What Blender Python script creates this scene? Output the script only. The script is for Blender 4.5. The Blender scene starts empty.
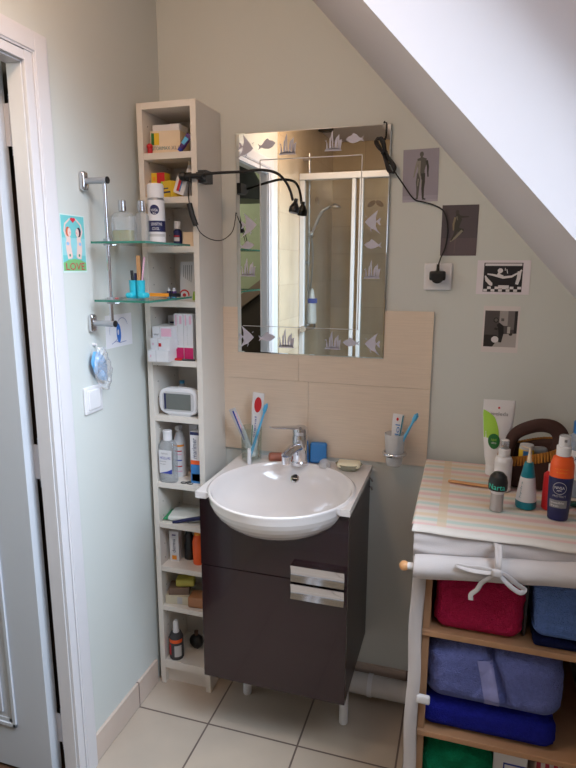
import bpy, bmesh, math, random
from mathutils import Vector, Matrix, noise
PI = math.pi
random.seed(7)
C = bpy.context.scene.collection
# ---------------------------------------------------------------- materials
def lin(c):
    c /= 255.0
    return c/12.92 if c <= .04045 else ((c+.055)/1.055)**2.4
def rgb(*c): return (lin(c[0]), lin(c[1]), lin(c[2]), 1)
MATS = {}
def mat(name, col, rough=.5, metal=0, var=.06, scale=30, bump=0, bscale=200, coat=0, emit=None, spec=None, sss=0):
    if name in MATS: return MATS[name]
    m = bpy.data.materials.new(name); m.use_nodes = True
    nt = m.node_tree; b = nt.nodes['Principled BSDF']
    tc = nt.nodes.new('ShaderNodeTexCoord')
    nz = nt.nodes.new('ShaderNodeTexNoise'); nz.inputs['Scale'].default_value = scale; nz.inputs['Detail'].default_value = 4
    nt.links.new(tc.outputs['Object'], nz.inputs['Vector'])
    mx = nt.nodes.new('ShaderNodeMix'); mx.data_type = 'RGBA'
    c = rgb(*col)
    mx.inputs[6].default_value = (c[0]*(1-var), c[1]*(1-var), c[2]*(1-var), 1)
    mx.inputs[7].default_value = (min(1, c[0]*(1+var)), min(1, c[1]*(1+var)), min(1, c[2]*(1+var)), 1)
    nt.links.new(nz.outputs[0], mx.inputs[0]); nt.links.new(mx.outputs[2], b.inputs['Base Color'])
    b.inputs['Roughness'].default_value = rough; b.inputs['Metallic'].default_value = metal
    if coat: b.inputs['Coat Weight'].default_value = coat; b.inputs['Coat Roughness'].default_value = .05
    if spec is not None: b.inputs['Specular IOR Level'].default_value = spec
    if bump:
        n2 = nt.nodes.new('ShaderNodeTexNoise'); n2.inputs['Scale'].default_value = bscale; n2.inputs['Detail'].default_value = 3
        nt.links.new(tc.outputs['Object'], n2.inputs['Vector'])
        bp = nt.nodes.new('ShaderNodeBump'); bp.inputs['Strength'].default_value = bump; bp.inputs['Distance'].default_value = .002
        nt.links.new(n2.outputs[0], bp.inputs['Height']); nt.links.new(bp.outputs[0], b.inputs['Normal'])
    MATS[name] = m
    return m
def glassy(name, tint=(235, 245, 240), gloss=.12, rough=.02, body=0.0, bodycol=(220, 230, 225)):
    """thin clear or frosted glass: see-through, with a glossy coat and some diffuse body"""
    if name in MATS: return MATS[name]
    m = bpy.data.materials.new(name); m.use_nodes = True; nt = m.node_tree
    nt.nodes.remove(nt.nodes['Principled BSDF']); out = nt.nodes['Material Output']
    tr = nt.nodes.new('ShaderNodeBsdfTransparent'); tr.inputs[0].default_value = rgb(*tint)
    gl = nt.nodes.new('ShaderNodeBsdfGlossy'); gl.inputs['Roughness'].default_value = rough
    df = nt.nodes.new('ShaderNodeBsdfDiffuse'); df.inputs[0].default_value = rgb(*bodycol)
    tc = nt.nodes.new('ShaderNodeTexCoord'); nz = nt.nodes.new('ShaderNodeTexNoise'); nz.inputs['Scale'].default_value = 12
    nt.links.new(tc.outputs['Object'], nz.inputs['Vector'])
    mr = nt.nodes.new('ShaderNodeMapRange'); mr.inputs[3].default_value = body*.85; mr.inputs[4].default_value = min(1, body*1.15)
    nt.links.new(nz.outputs[0], mr.inputs[0])
    m1 = nt.nodes.new('ShaderNodeMixShader'); nt.links.new(mr.outputs[0], m1.inputs[0])
    nt.links.new(tr.outputs[0], m1.inputs[1]); nt.links.new(df.outputs[0], m1.inputs[2])
    lw = nt.nodes.new('ShaderNodeLayerWeight'); lw.inputs[0].default_value = .35
    ma = nt.nodes.new('ShaderNodeMath'); ma.operation = 'MULTIPLY_ADD'; ma.inputs[1].default_value = .35; ma.inputs[2].default_value = gloss*.5
    nt.links.new(lw.outputs['Fresnel'], ma.inputs[0])
    m2 = nt.nodes.new('ShaderNodeMixShader'); nt.links.new(ma.outputs[0], m2.inputs[0])
    nt.links.new(m1.outputs[0], m2.inputs[1]); nt.links.new(gl.outputs[0], m2.inputs[2])
    nt.links.new(m2.outputs[0], out.inputs[0])
    MATS[name] = m
    return m
def tile_mat(name, c1, c2, grout, sx, sy, ox, oy, plane='XY', mortar=.004, rough=.35, stretch=(1, 1, 1), off=0):
    m = bpy.data.materials.new(name); m.use_nodes = True; nt = m.node_tree; b = nt.nodes['Principled BSDF']
    tc = nt.nodes.new('ShaderNodeTexCoord'); sp = nt.nodes.new('ShaderNodeSeparateXYZ'); cb = nt.nodes.new('ShaderNodeCombineXYZ')
    nt.links.new(tc.outputs['Object'], sp.inputs[0])
    for k, (ax, o) in enumerate(zip(plane, (ox, oy))):
        ad = nt.nodes.new('ShaderNodeMath'); ad.operation = 'SUBTRACT'; ad.inputs[1].default_value = o
        nt.links.new(sp.outputs[ax], ad.inputs[0]); nt.links.new(ad.outputs[0], cb.inputs[k])
    br = nt.nodes.new('ShaderNodeTexBrick'); br.offset = off; br.squash = 1
    br.inputs['Scale'].default_value = 1; br.inputs['Brick Width'].default_value = sx; br.inputs['Row Height'].default_value = sy
    br.inputs['Mortar Size'].default_value = mortar; br.inputs['Mortar Smooth'].default_value = .1
    br.inputs['Color1'].default_value = rgb(*c1); br.inputs['Color2'].default_value = rgb(*c2); br.inputs['Mortar'].default_value = rgb(*grout)
    nt.links.new(cb.outputs[0], br.inputs['Vector'])
    mp = nt.nodes.new('ShaderNodeMapping'); mp.inputs['Scale'].default_value = stretch
    nt.links.new(tc.outputs['Object'], mp.inputs[0])
    nz = nt.nodes.new('ShaderNodeTexNoise'); nz.inputs['Scale'].default_value = 6; nz.inputs['Detail'].default_value = 6
    nt.links.new(mp.outputs[0], nz.inputs['Vector'])
    mr = nt.nodes.new('ShaderNodeMapRange'); mr.inputs[3].default_value = .86; mr.inputs[4].default_value = 1.12
    nt.links.new(nz.outputs[0], mr.inputs[0])
    mx = nt.nodes.new('ShaderNodeMix'); mx.data_type = 'RGBA'; mx.blend_type = 'MULTIPLY'; mx.inputs[0].default_value = 1
    nt.links.new(br.outputs['Color'], mx.inputs[6]); nt.links.new(mr.outputs[0], mx.inputs[7])
    nt.links.new(mx.outputs[2], b.inputs['Base Color']); b.inputs['Roughness'].default_value = rough
    bp = nt.nodes.new('ShaderNodeBump'); bp.inputs['Strength'].default_value = .4; bp.inputs['Distance'].default_value = .001; bp.invert = True
    nt.links.new(br.outputs['Fac'], bp.inputs['Height']); nt.links.new(bp.outputs[0], b.inputs['Normal'])
    return m
def ramp_mat(name, axis, period, stops, rough=.8, bump=.2, band=None):
    """fabric with stripes across one object axis"""
    m = bpy.data.materials.new(name); m.use_nodes = True; nt = m.node_tree; b = nt.nodes['Principled BSDF']
    tc = nt.nodes.new('ShaderNodeTexCoord'); sp = nt.nodes.new('ShaderNodeSeparateXYZ'); nt.links.new(tc.outputs['Object'], sp.inputs[0])
    dv = nt.nodes.new('ShaderNodeMath'); dv.operation = 'DIVIDE'; dv.inputs[1].default_value = period
    nt.links.new(sp.outputs[axis], dv.inputs[0])
    fr = nt.nodes.new('ShaderNodeMath'); fr.operation = 'FRACT'; nt.links.new(dv.outputs[0], fr.inputs[0])
    cr = nt.nodes.new('ShaderNodeValToRGB'); cr.color_ramp.interpolation = 'LINEAR'
    while len(cr.color_ramp.elements) < len(stops): cr.color_ramp.elements.new(.5)
    for e, (p, c) in zip(cr.color_ramp.elements, stops): e.position = p; e.color = rgb(*c)
    nt.links.new(fr.outputs[0], cr.inputs[0]); last = cr.outputs[0]
    if band:
        ax2, a, bb, col = band
        g = nt.nodes.new('ShaderNodeMath'); g.operation = 'COMPARE'; g.inputs[1].default_value = (a+bb)/2; g.inputs[2].default_value = (bb-a)/2
        nt.links.new(sp.outputs[ax2], g.inputs[0])
        ml = nt.nodes.new('ShaderNodeMath'); ml.operation = 'MULTIPLY'; ml.inputs[1].default_value = .7; nt.links.new(g.outputs[0], ml.inputs[0])
        mx = nt.nodes.new('ShaderNodeMix'); mx.data_type = 'RGBA'; nt.links.new(ml.outputs[0], mx.inputs[0])
        nt.links.new(last, mx.inputs[6]); mx.inputs[7].default_value = rgb(*col); last = mx.outputs[2]
    nt.links.new(last, b.inputs['Base Color']); b.inputs['Roughness'].default_value = rough
    nz = nt.nodes.new('ShaderNodeTexNoise'); nz.inputs['Scale'].default_value = 300; nt.links.new(tc.outputs['Object'], nz.inputs['Vector'])
    bp = nt.nodes.new('ShaderNodeBump'); bp.inputs['Strength'].default_value = bump; bp.inputs['Distance'].default_value = .001
    nt.links.new(nz.outputs[0], bp.inputs['Height']); nt.links.new(bp.outputs[0], b.inputs['Normal'])
    return m
# ---------------------------------------------------------------- mesh builder
TEXT = {}
def text_geo(s):
    if s in TEXT: return TEXT[s]
    cu = bpy.data.curves.new('t', 'FONT'); cu.body = s; cu.resolution_u = 2; cu.fill_mode = 'FRONT'
    o = bpy.data.objects.new('t', cu); C.objects.link(o)
    dg = bpy.context.evaluated_depsgraph_get(); me = bpy.data.meshes.new_from_object(o.evaluated_get(dg))
    vs = [v.co.copy() for v in me.vertices]; fs = [tuple(p.vertices) for p in me.polygons]
    x0 = min(v.x for v in vs); x1 = max(v.x for v in vs); y0 = min(v.y for v in vs); y1 = max(v.y for v in vs)
    uv = [((v.x-x0)/(x1-x0), (v.y-y0)/(y1-y0)) for v in vs]
    bpy.data.objects.remove(o); bpy.data.curves.remove(cu); bpy.data.meshes.remove(me)
    TEXT[s] = (uv, fs); return TEXT[s]
class MB:
    def __init__(s): s.v = []; s.f = []; s.fm = []; s.sm = []; s.mats = []; s.M = Matrix()
    def mi(s, m):
        if m not in s.mats: s.mats.append(m)
        return s.mats.index(m)
    def add(s, vs, fs, m, smooth=False):
        b = len(s.v); s.v += [s.M @ Vector(p) for p in vs]
        k = s.mi(m)
        for i, f in enumerate(fs):
            s.f.append([b+q for q in f]); s.fm.append(k); s.sm.append(smooth)
        return s
    def box(s, x0, x1, y0, y1, z0, z1, m, front=None):
        vs = [(x, y, z) for z in (z0, z1) for y in (y0, y1) for x in (x0, x1)]
        fs = [(0, 2, 3, 1), (4, 5, 7, 6), (0, 1, 5, 4), (2, 6, 7, 3), (0, 4, 6, 2), (1, 3, 7, 5)]
        return s.add(vs, fs, m)
    def lathe(s, prof, segs=24, c=(0, 0, 0), sx=1, sy=1, axis='Z', cap=True, power=2.0):
        """prof: list of (r, z, mat); faces between rows i and i+1 take row i+1's material"""
        rows = []
        for r, z, m in prof:
            row = []
            for k in range(segs):
                a = 2*PI*k/segs; ca, sa = math.cos(a), math.sin(a)
                if power != 2.0:
                    q = (abs(ca)**power+abs(sa)**power)**(-1/power); ca *= q; sa *= q
                x, y = r*ca*sx, r*sa*sy
                p = {'Z': (x, y, z), 'X': (z, x, y), 'Y': (x, z, y)}[axis]
                row.append((p[0]+c[0], p[1]+c[1], p[2]+c[2]))
            rows.append(row)
        fl = axis == 'Y'
        for i in range(len(rows)-1):
            fs = [(k, (k+1) % segs, segs+(k+1) % segs, segs+k) for k in range(segs)]
            if fl: fs = [f[::-1] for f in fs]
            s.add(rows[i]+rows[i+1], fs, prof[i+1][2], True)
        if cap:
            for row, m, rev in ((rows[0], prof[0][2], True), (rows[-1], prof[-1][2], False)):
                f = list(range(segs)); f = f[::-1] if rev != fl else f
                s.add(row, [f], m)
        return s
    def tube(s, pts, r, m, segs=8, smooth=0, flat=1.0, rend=None, up=None):
        pts = [Vector(p) for p in pts]
        if smooth:
            out = []
            P = [pts[0]*2-pts[1]]+pts+[pts[-1]*2-pts[-2]]
            for i in range(1, len(P)-2):
                for k in range(smooth):
                    t = k/smooth; a, b, c, d = P[i-1], P[i], P[i+1], P[i+2]
                    out.append(.5*((2*b)+(c-a)*t+(2*a-5*b+4*c-d)*t*t+(3*b-a-3*c+d)*t**3))
            out.append(pts[-1]); pts = out
        n = None; rows = []
        for i, p in enumerate(pts):
            t = (pts[min(i+1, len(pts)-1)]-pts[max(i-1, 0)])
            if t.length < 1e-9: t = Vector((0, 0, 1))
            t.normalize()
            if n is None:
                n = Vector(up) if up else (Vector((0, 0, 1)) if abs(t.z) < .9 else Vector((1, 0, 0)))
            n = (n-t*n.dot(t))
            if n.length < 1e-6: n = t.orthogonal()
            n.normalize(); b = t.cross(n)
            rr = r if rend is None else r+(rend-r)*i/(len(pts)-1)
            rows.append([p+n*math.cos(2*PI*k/segs)*rr*flat+b*math.sin(2*PI*k/segs)*rr for k in range(segs)])
        vs = [v for row in rows for v in row]
        fs = [(i*segs+k, i*segs+(k+1) % segs, (i+1)*segs+(k+1) % segs, (i+1)*segs+k) for i in range(len(rows)-1) for k in range(segs)]
        s.add(vs, fs, m, True)
        s.add(rows[0], [list(range(segs))[::-1]], m); s.add(rows[-1], [list(range(segs))], m)
        return s
    def ball(s, c, r, m, sx=1, sy=1, sz=1, segs=16):
        prof = [(max(1e-5, r*math.sin(PI*i/10)), -r*math.cos(PI*i/10)*sz, m) for i in range(11)]
        return s.lathe(prof, segs, c, sx, sy, cap=False)
    def rbox(s, a, b, c, r, m, n=10, c0=(0, 0, 0), disp=None):
        """rounded box with half sizes a,b,c, subdivided, with an optional displacement function"""
        bm = bmesh.new(); idx = {}
        def vert(p):
            k = tuple(round(q, 6) for q in p)
            if k not in idx: idx[k] = bm.verts.new(p)
            return idx[k]
        H = (a, b, c)
        for ax in range(3):
            u, w = [(1, 2), (2, 0), (0, 1)][ax]
            nu = max(4, int(n*H[u]/max(H))); nw = max(4, int(n*H[w]/max(H)))
            for sg in (-1, 1):
                def P(i, j):
                    p = [0, 0, 0]; p[ax] = sg*H[ax]
                    p[u] = H[u]*math.sin((i/nu-.5)*PI)*.5+H[u]*(2*i/nu-1)*.5
                    p[w] = H[w]*math.sin((j/nw-.5)*PI)*.5+H[w]*(2*j/nw-1)*.5
                    return p
                for i in range(nu):
                    for j in range(nw):
                        q = [vert(P(i, j)), vert(P(i+1, j)), vert(P(i+1, j+1)), vert(P(i, j+1))]
                        if sg < 0: q.reverse()
                        try: bm.faces.new(q)
                        except ValueError: pass
        for v in bm.verts:
            core = Vector([max(-(H[i]-r), min(H[i]-r, v.co[i])) for i in range(3)])
            d = v.co-core
            if d.length > 1e-9: v.co = core+d.normalized()*r
        bm.normal_update()
        if disp:
            mv = [(v, v.co+v.normal*disp(v.co, v.normal)) for v in bm.verts]
            for v, p in mv: v.co = p
        bm.verts.index_update()
        s.add([v.co+Vector(c0) for v in bm.verts], [[v.index for v in f.verts] for f in bm.faces], m, True)
        bm.free(); return s
    def text(s, t, m, fn):
        uv, fs = text_geo(t)
        return s.add([fn(u, v) for u, v in uv], fs, m)
    def flat_text(s, t, m, o, ux, vy):
        """text with its lower left corner at o and width / height vectors ux, vy"""
        o, ux, vy = Vector(o), Vector(ux), Vector(vy)
        return s.text(t, m, lambda u, v: o+ux*u+vy*v)
    def wrap_text(s, t, m, r, z0, z1, a0, a1, c=(0, 0, 0), vert=False):
        """text round a cylinder; angles in degrees, -90 faces the front"""
        def fn(u, v):
            if vert: u, v = 1-v, u
            a = math.radians(a0+(a1-a0)*u); return (c[0]+r*math.cos(a), c[1]+r*math.sin(a), c[2]+z0+(z1-z0)*v)
        return s.text(t, m, fn)
    def patch(s, m, r, z0, z1, a0, a1, c=(0, 0, 0), n=12, top=None, bot=None):
        vs = []
        for i in range(n+1):
            t = i/n; a = math.radians(a0+(a1-a0)*t)
            for z in ((z0 if bot is None else bot(t)), (z1 if top is None else top(t))):
                vs.append((c[0]+r*math.cos(a), c[1]+r*math.sin(a), c[2]+z))
        return s.add(vs, [(2*i, 2*i+2, 2*i+3, 2*i+1) for i in range(n)], m, True)
    def build(s, name, parent=None, loc=(0, 0, 0), rot=(0, 0, 0), bevel=0, weld=False):
        me = bpy.data.meshes.new(name); me.from_pydata([tuple(v) for v in s.v], [], s.f)
        for m in s.mats: me.materials.append(m)
        for p, k, sm in zip(me.polygons, s.fm, s.sm): p.material_index = k; p.use_smooth = sm
        me.update()
        bm = bmesh.new(); bm.from_mesh(me)
        if weld: bmesh.ops.remove_doubles(bm, verts=bm.verts, dist=1e-5)
        bm.to_mesh(me); bm.free()
        o = bpy.data.objects.new(name, me); C.objects.link(o); o.location = loc; o.rotation_euler = rot
        if parent: o.parent = parent
        if bevel:
            b = o.modifiers.new('bevel', 'BEVEL'); b.width = bevel; b.segments = 2; b.limit_method = 'ANGLE'; b.angle_limit = math.radians(40)
        return o
def tag(o, label, cat, group=None):
    o['label'] = label; o['category'] = cat
    if group: o['group'] = group
    return o
def thing(name, label, cat, loc=(0, 0, 0), rotz=0, group=None):
    o = bpy.data.objects.new(name, None); C.objects.link(o); o.location = loc; o.rotation_euler = (0, 0, rotz)
    o.empty_display_size = .05
    return tag(o, label, cat, group)
def struct(mb, name, **k):
    o = mb.build(name, **k); o['kind'] = 'structure'; return o
# ---------------------------------------------------------------- palette
PAINT = mat('sage_paint', (204, 208, 205), .75, var=.02, scale=3, bump=.15, bscale=250)
WHITEP = mat('white_ceiling_paint', (204, 199, 202), .7, var=.015, scale=3)
TRIM = mat('white_gloss_trim', (214, 212, 216), .32, var=.01)
DOORW = mat('door_white', (196, 200, 208), .35, var=.01)
LAM = mat('white_laminate', (220, 214, 206), .42, var=.015)
HOLE = mat('peg_hole', (120, 112, 105), .8)
CER = mat('ceramic', (224, 219, 218), .12, var=.005, coat=.6)
PLUM = mat('plum_lacquer', (36, 12, 20), .2, var=.04, coat=.25)
PLUMS = mat('plum_side', (42, 28, 31), .35, var=.05)
CHROME = mat('chrome', (215, 215, 220), .08, 1, var=.02)
BRUSH = mat('satin_chrome', (190, 190, 192), .3, 1, var=.02)
SILVER = mat('silver_plastic', (170, 172, 178), .3, .7)
BLACK = mat('black_plastic', (22, 22, 24), .4)
RUBBER = mat('black_rubber', (28, 27, 28), .6)
WHITE = mat('white_plastic', (222, 222, 226), .35, var=.01)
PAPER = mat('white_paper', (220, 219, 222), .7, var=.01)
CREAM = mat('cream_card', (226, 208, 182), .7)
RED = mat('red', (196, 30, 40), .45); REDP = mat('pink_magenta', (196, 30, 98), .5)
PINKL = mat('pale_pink', (226, 176, 196), .55)
YEL = mat('yellow', (226, 190, 50), .5); LIME = mat('lime', (158, 205, 70), .5); DGREEN = mat('dark_green', (30, 110, 50), .5)
ORANGE = mat('orange', (234, 92, 30), .4); ORANGEL = mat('light_orange', (238, 150, 40), .5)
NAVY = mat('navy', (28, 34, 84), .35); BLUE = mat('blue', (54, 124, 190), .4); SKY = mat('sky_blue', (84, 174, 222), .4)
ROYAL = mat('print_blue', (40, 60, 160), .5); PURPLE = mat('purple', (70, 36, 110), .45)
TEAL = mat('teal', (0, 122, 140), .35); TURQ = mat('turquoise', (40, 178, 200), .35)
GREY = mat('grey', (130, 130, 135), .6); DGREY = mat('dark_grey', (60, 60, 64), .5); LGREY = mat('light_grey', (190, 190, 192), .6)
MINT = mat('mint_glow_print', (60, 205, 180), .45)
BROWN = mat('brown', (96, 66, 48), .6); WOODL = mat('pale_wood', (206, 152, 104), .5, var=.12, scale=20)
GCLEAR = glassy('clear_glass', (248, 252, 250), .06); GEDGE = mat('green_glass_edge', (56, 120, 104), .15)
GFROST = glassy('frosted_glass', (250, 250, 250), .04, .35, .4, (236, 236, 238))
GCLEARB = glassy('clear_plastic', (248, 250, 252), .08, .08, .22, (232, 236, 240))
# ---------------------------------------------------------------- setting
fm = tile_mat('beige_floor_tiles', (192, 178, 163), (187, 173, 158), (112, 98, 92), .315, .315, .272, -.322, 'XY', .0032, .3, (1, 1, 1))
struct(MB().box(-.02, 1.9, -2.7, .02, -.05, 0, fm), 'floor')
hallf = mat('hall_floor', (88, 62, 46), .5)
struct(MB().box(-2.4, -.02, -3.2, .6, -.05, 0, hallf), 'floor')
struct(MB().box(-.1, 1.9, 0, .1, 0, 2.42, PAINT), 'wall_back')
OY0, OY1, OZ = -.652, -1.13, 1.995
w = MB(); w.box(-.042, 0, OY0, 0, 0, 2.42, PAINT); w.box(-.042, 0, -2.7, OY1, 0, 2.42, PAINT); w.box(-.042, 0, OY1, OY0, OZ, 2.42, PAINT)
struct(w, 'wall_left')
stile = tile_mat('shower_tiles', (216, 198, 172), (208, 190, 164), (205, 187, 162), .25, .2, 0, .02, 'YZ', .003, .12, (1, 1, 1))
rtile = tile_mat('rear_tiles', (216, 196, 166), (206, 186, 158), (196, 178, 152), .25, .2, 0, .02, 'XZ', .003, .2, (1, 1, 1))
struct(MB().box(0, .01, -2.6, -1.3, 0, 2.42, stile), 'trim_2')
REAR = struct(MB().box(0, 1.9, -2.7, -2.6, 0, 2.42, rtile), 'wall_rear')
struct(MB().box(1.74, 1.84, -2.6, 0, 0, 1.0, PAINT), 'wall_right')
struct(MB().box(-.05, .46, -2.7, 0, 2.42, 2.5, WHITEP), 'ceiling')
# slope (45 degree-ish) with the roof window opening
SL = Matrix(((.6754, 0, .7375, .427), (0, 1, 0, 0), (-.7375, 0, .6754, 2.42), (0, 0, 0, 1)))
s0, s1, LEN, y0w, y1w, TH = .28, 1.46, 1.96, -.733, -1.513, .30
w = MB(); w.M = SL
w.box(0, LEN, y0w, 0, 0, TH, WHITEP); w.box(0, LEN, -2.65, y1w, 0, TH, WHITEP)
w.box(0, s0, y1w, y0w, 0, TH, WHITEP); w.box(s1, LEN, y1w, y0w, 0, TH, WHITEP)
struct(w, 'ceiling')
w = MB(); w.M = SL
for a in ((s0, s0+.06, y1w, y0w), (s1-.06, s1, y1w, y0w), (s0, s1, y1w, y1w+.06), (s0, s1, y0w-.06, y0w)):
    w.box(*a, TH-.05, TH+.03, TRIM)
fr = struct(w, 'window_1')
w = MB(); w.M = SL; w.box(s0+.06, s1-.06, y1w+.06, y0w-.06, TH-.012, TH-.006, glassy('window_glass', (240, 246, 250), .06)); w.build('window_pane', fr)
# casing of the door: stepped moulding both sides and on top
w = MB()
for ya, yb, yc, yd in ((-.624, -.572, -.6255, OY0), (-1.2, -1.148, -1.1465, OY1)):
    w.box(0, .012, ya, yb, 0, 2.068, TRIM); lo, hi = sorted((yc, yd)); w.box(0, .0095, lo, hi, 0, 2.02, TRIM)
w.box(0, .012, -1.148, -.624, 2.018, 2.068, TRIM); w.box(0, .0095, OY1, OY0, OZ, 2.0165, TRIM)
for z in (1,): w.box(.012, .0145, -.619, -.577, 0, 2.063, TRIM); w.box(.012, .0145, -1.195, -1.153, 0, 2.063, TRIM); w.box(.012, .0145, -1.153, -.619, 2.023, 2.063, TRIM)
struct(w, 'trim_1', bevel=.0015)
w = MB()
w.box(-.042, 0, OY0-.003, OY0, 0, OZ, TRIM); w.box(-.042, 0, OY1, OY1+.003, 0, OZ, TRIM); w.box(-.042, 0, OY1, OY0, OZ-.004, OZ, TRIM)
struct(w, 'trim_3', bevel=.001)
# door leaf, opened square into the hall, its hinge edge towards the room
d = MB(); LX0, LX1, LY0, LY1 = -.56, -.078, -.668, -.627
d.box(LX0, LX1, LY0, LY1, .012, 2.015, DOORW)
def panel(d, x0, x1, z0, z1, y, sg):
    for k, (i, o) in enumerate(((0, .006), (.014, .002), (.03, .005))):
        a = .012
        if k < 2:
            X0, X1, Z0, Z1 = x0+i, x1-i, z0+i, z1-i; t = .012
            for bx in ((X0, X0+t, Z0, Z1), (X1-t, X1, Z0, Z1), (X0, X1, Z0, Z0+t), (X0, X1, Z1-t, Z1)):
                ys = sorted((y, y+sg*o)); d.box(bx[0], bx[1], ys[0], ys[1], bx[2], bx[3], DOORW)
        else:
            ys = sorted((y, y+sg*o)); d.box(x0+.045, x1-.045, ys[0], ys[1], z0+.045, z1-.045, DOORW)
for z0, z1 in ((.16, .86), (1.02, 1.86)):
    panel(d, LX0+.09, LX1-.115, z0, z1, LY0, -1); panel(d, LX0+.09, LX1-.115, z0, z1, LY1, 1)
leaf = struct(d, 'door_1', bevel=.003)
for zc in (1.861, 1.0, .16):
    h = MB()
    for k in range(2):
        z0 = zc-.05+k*.051; h.lathe([(.0052, z0, TRIM), (.0052, z0+.049, TRIM)], 12, (-.058, -.632, 0))
    for zz in (zc-.068, zc-.061, zc-.054, zc+.053, zc+.06, zc+.067): h.lathe([(.0045, zz-.0025, SILVER), (.0045, zz+.0025, SILVER)], 10, (-.058, -.632, 0))
    h.tube([(-.058, -.632, zc-.072), (-.058, -.632, zc+.072)], .002, SILVER, 6)
    h.box(-.0778, -.058, -.633, -.6315, zc-.048, zc+.05, TRIM); h.box(-.058, -.043, -.633, -.6315, zc-.048, zc+.05, TRIM)
    h.build('hinge', leaf)
h = MB(); h.lathe([(.02, 0, BRUSH), (.02, .008, BRUSH)], 20, (-.51, -.682, 1.0), axis='Y'); h.tube([(-.51, -.68, 1.0), (-.51, -.72, 1.0), (-.4, -.725, 1.0)], .008, BRUSH, 10); h.build('handle', leaf)
# hall behind the door
HG = mat('hall_green_paint', (168, 174, 146), .8); HD = mat('hall_dark_wood', (62, 50, 42), .6, var=.15, scale=5)
HB = mat('hall_brown_cap', (138, 116, 102), .5)
struct(MB().box(-2.4, -.05, -2.3, -2.2, 0, 2.42, HG), 'wall_hall')
struct(MB().box(-2.4, -2.3, -2.2, .5, 0, 2.42, HG), 'wall_far')
struct(MB().box(-2.4, -.042, -.56, -.46, 0, 2.42, HD), 'wall_gap_shade')  # added dark wall behind the open leaf, keeps the hinge gap black
w = MB(); w.add([(-2.4, -2.2, 2.5), (-.05, -2.2, 2.5), (-.05, .5, 2.5), (-2.4, .5, 2.5), (-2.4, -2.2, 2.42), (-.05, -2.2, 2.42), (-.05, .5, 2.42), (-2.4, .5, 2.42)],
      [(0, 1, 2, 3), (7, 6, 5, 4), (0, 4, 5, 1), (1, 5, 6, 2), (2, 6, 7, 3), (3, 7, 4, 0)], mat('hall_ceiling', (120, 118, 112), .8)); struct(w, 'ceiling')
# raking stair wall with a brown cap, seen through the doorway in the mirror
w = MB()
def prism(w, pts, y0, y1, m):
    n = len(pts); w.add([(x, y0, z) for x, z in pts]+[(x, y1, z) for x, z in pts],
        [list(range(n)), list(range(2*n-1, n-1, -1))]+[(i, n+i, n+(i+1) % n, (i+1) % n) for i in range(n)], m)
prism(w, [(-2.2, 0), (-.1, 0), (-.1, 1.52), (-2.2, -.0+.0)], -2.14, -2.02, HD)
prism(w, [(-1.9, .24), (-.08, 1.54), (-.08, 1.63), (-1.9, .33)], -2.16, -2.0, HB)
tag(w.build('stair_parapet'), 'dark raking stair parapet with brown cap seen through the doorway in the mirror', 'parapet')
w = MB(); w.lathe([(.16, 1.93, DGREY), (.13, 2.02, DGREY), (.07, 2.12, DGREY), (.02, 2.16, DGREY), (.006, 2.165, BLACK), (.006, 2.42, BLACK)], 24, (-.38, -1.75, 0))
tag(w.build('pendant_lamp'), 'dark pendant lampshade in the hall, seen in the mirror', 'lamp')
# skirting
skm = tile_mat('skirting_tile', (206, 188, 176), (200, 184, 172), (120, 100, 96), .315, 1, -.322, -.5, 'YZ', .003, .35)
skx = tile_mat('skirting_tile_back', (206, 188, 176), (200, 184, 172), (120, 100, 96), .315, 1, .272, -.5, 'XZ', .003, .35)
struct(MB().box(0, .01, -.571, -.19, .003, .096, skm), 'baseboard_left', bevel=.001)
struct(MB().box(.23, 1.73, -.01, 0, .003, .112, skx), 'baseboard_back', bevel=.001)
w = MB(); w.tube([(.25, -.052, .064), (.934, -.052, .064)], .036, mat('pipe_white', (205, 202, 200), .4), 20)
for x in (.78,): w.lathe([(.039, x-.008, WHITE), (.039, x+.008, WHITE)], 20, (0, -.052, .064), axis='X')
tag(w.build('waste_pipe'), 'thick white pipe running along the foot of the back wall', 'pipe')
# backsplash of four big grained tiles
gm = tile_mat('grained_tile', (222, 206, 188), (220, 204, 186), (222, 206, 188), 5, 5, -2, -2, 'XZ', .0, .32, (1.5, 1, 40))
w = MB(); X0, XM, X1, Z0, ZM, Z1 = .218, .528, .931, .883, 1.142, 1.389
GROUT = mat('grout', (212, 200, 186), .8)
w.box(X0, X1, -.005, 0, Z0, Z1, GROUT)
for a in ((X0, XM-.0004, Z0, ZM-.0004), (XM+.0004, X1, Z0, ZM-.0004), (X0, .493, ZM+.0004, Z1), (.4938, X1, ZM+.0004, Z1)):
    w.box(a[0], a[1], -.008, -.0052, a[2], a[3], gm)
struct(w, 'trim_4')
# ---------------------------------------------------------------- tall narrow shelf unit
SX0, SX1, SD, SH = .0195, .2195, .186, 2.0137
t = thing('shelf_unit', 'tall narrow white shelf unit standing in the corner by the mirror', 'shelf unit', (SX0, -SD, 0))
w = SX1-SX0; T = .019
TOPS = [1.868, 1.737, 1.587, 1.415, 1.222, 1.03, .792, .642, .475, .32, .097]
for x0, sg in ((0, 1), (w-T, -1)):
    m = MB(); m.box(x0, x0+T, 0, SD-.002, 0, SH, LAM)
    xi = x0+T+.0004 if sg > 0 else x0-.0004
    for yy in (.032, .15):
        for k in range(34):
            z = .17+k*.054
            m.lathe([(.0022, xi-.0006, HOLE), (.0022, xi+.0002, HOLE)], 6, (0, yy, z), axis='X')
    m.build('side_panel', t, bevel=.0008)
MB().box(T, w-T, 0, SD-.006, SH-T, SH, LAM).build('top_panel', t, bevel=.0006)
MB().box(T, w-T, SD-.006, SD-.002, .05, SH, LAM).build('back_panel', t)
for z in TOPS[:-1]: MB().box(T, w-T, .002, SD-.006, z-T, z, LAM).build('shelf', t, bevel=.0006)
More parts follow.
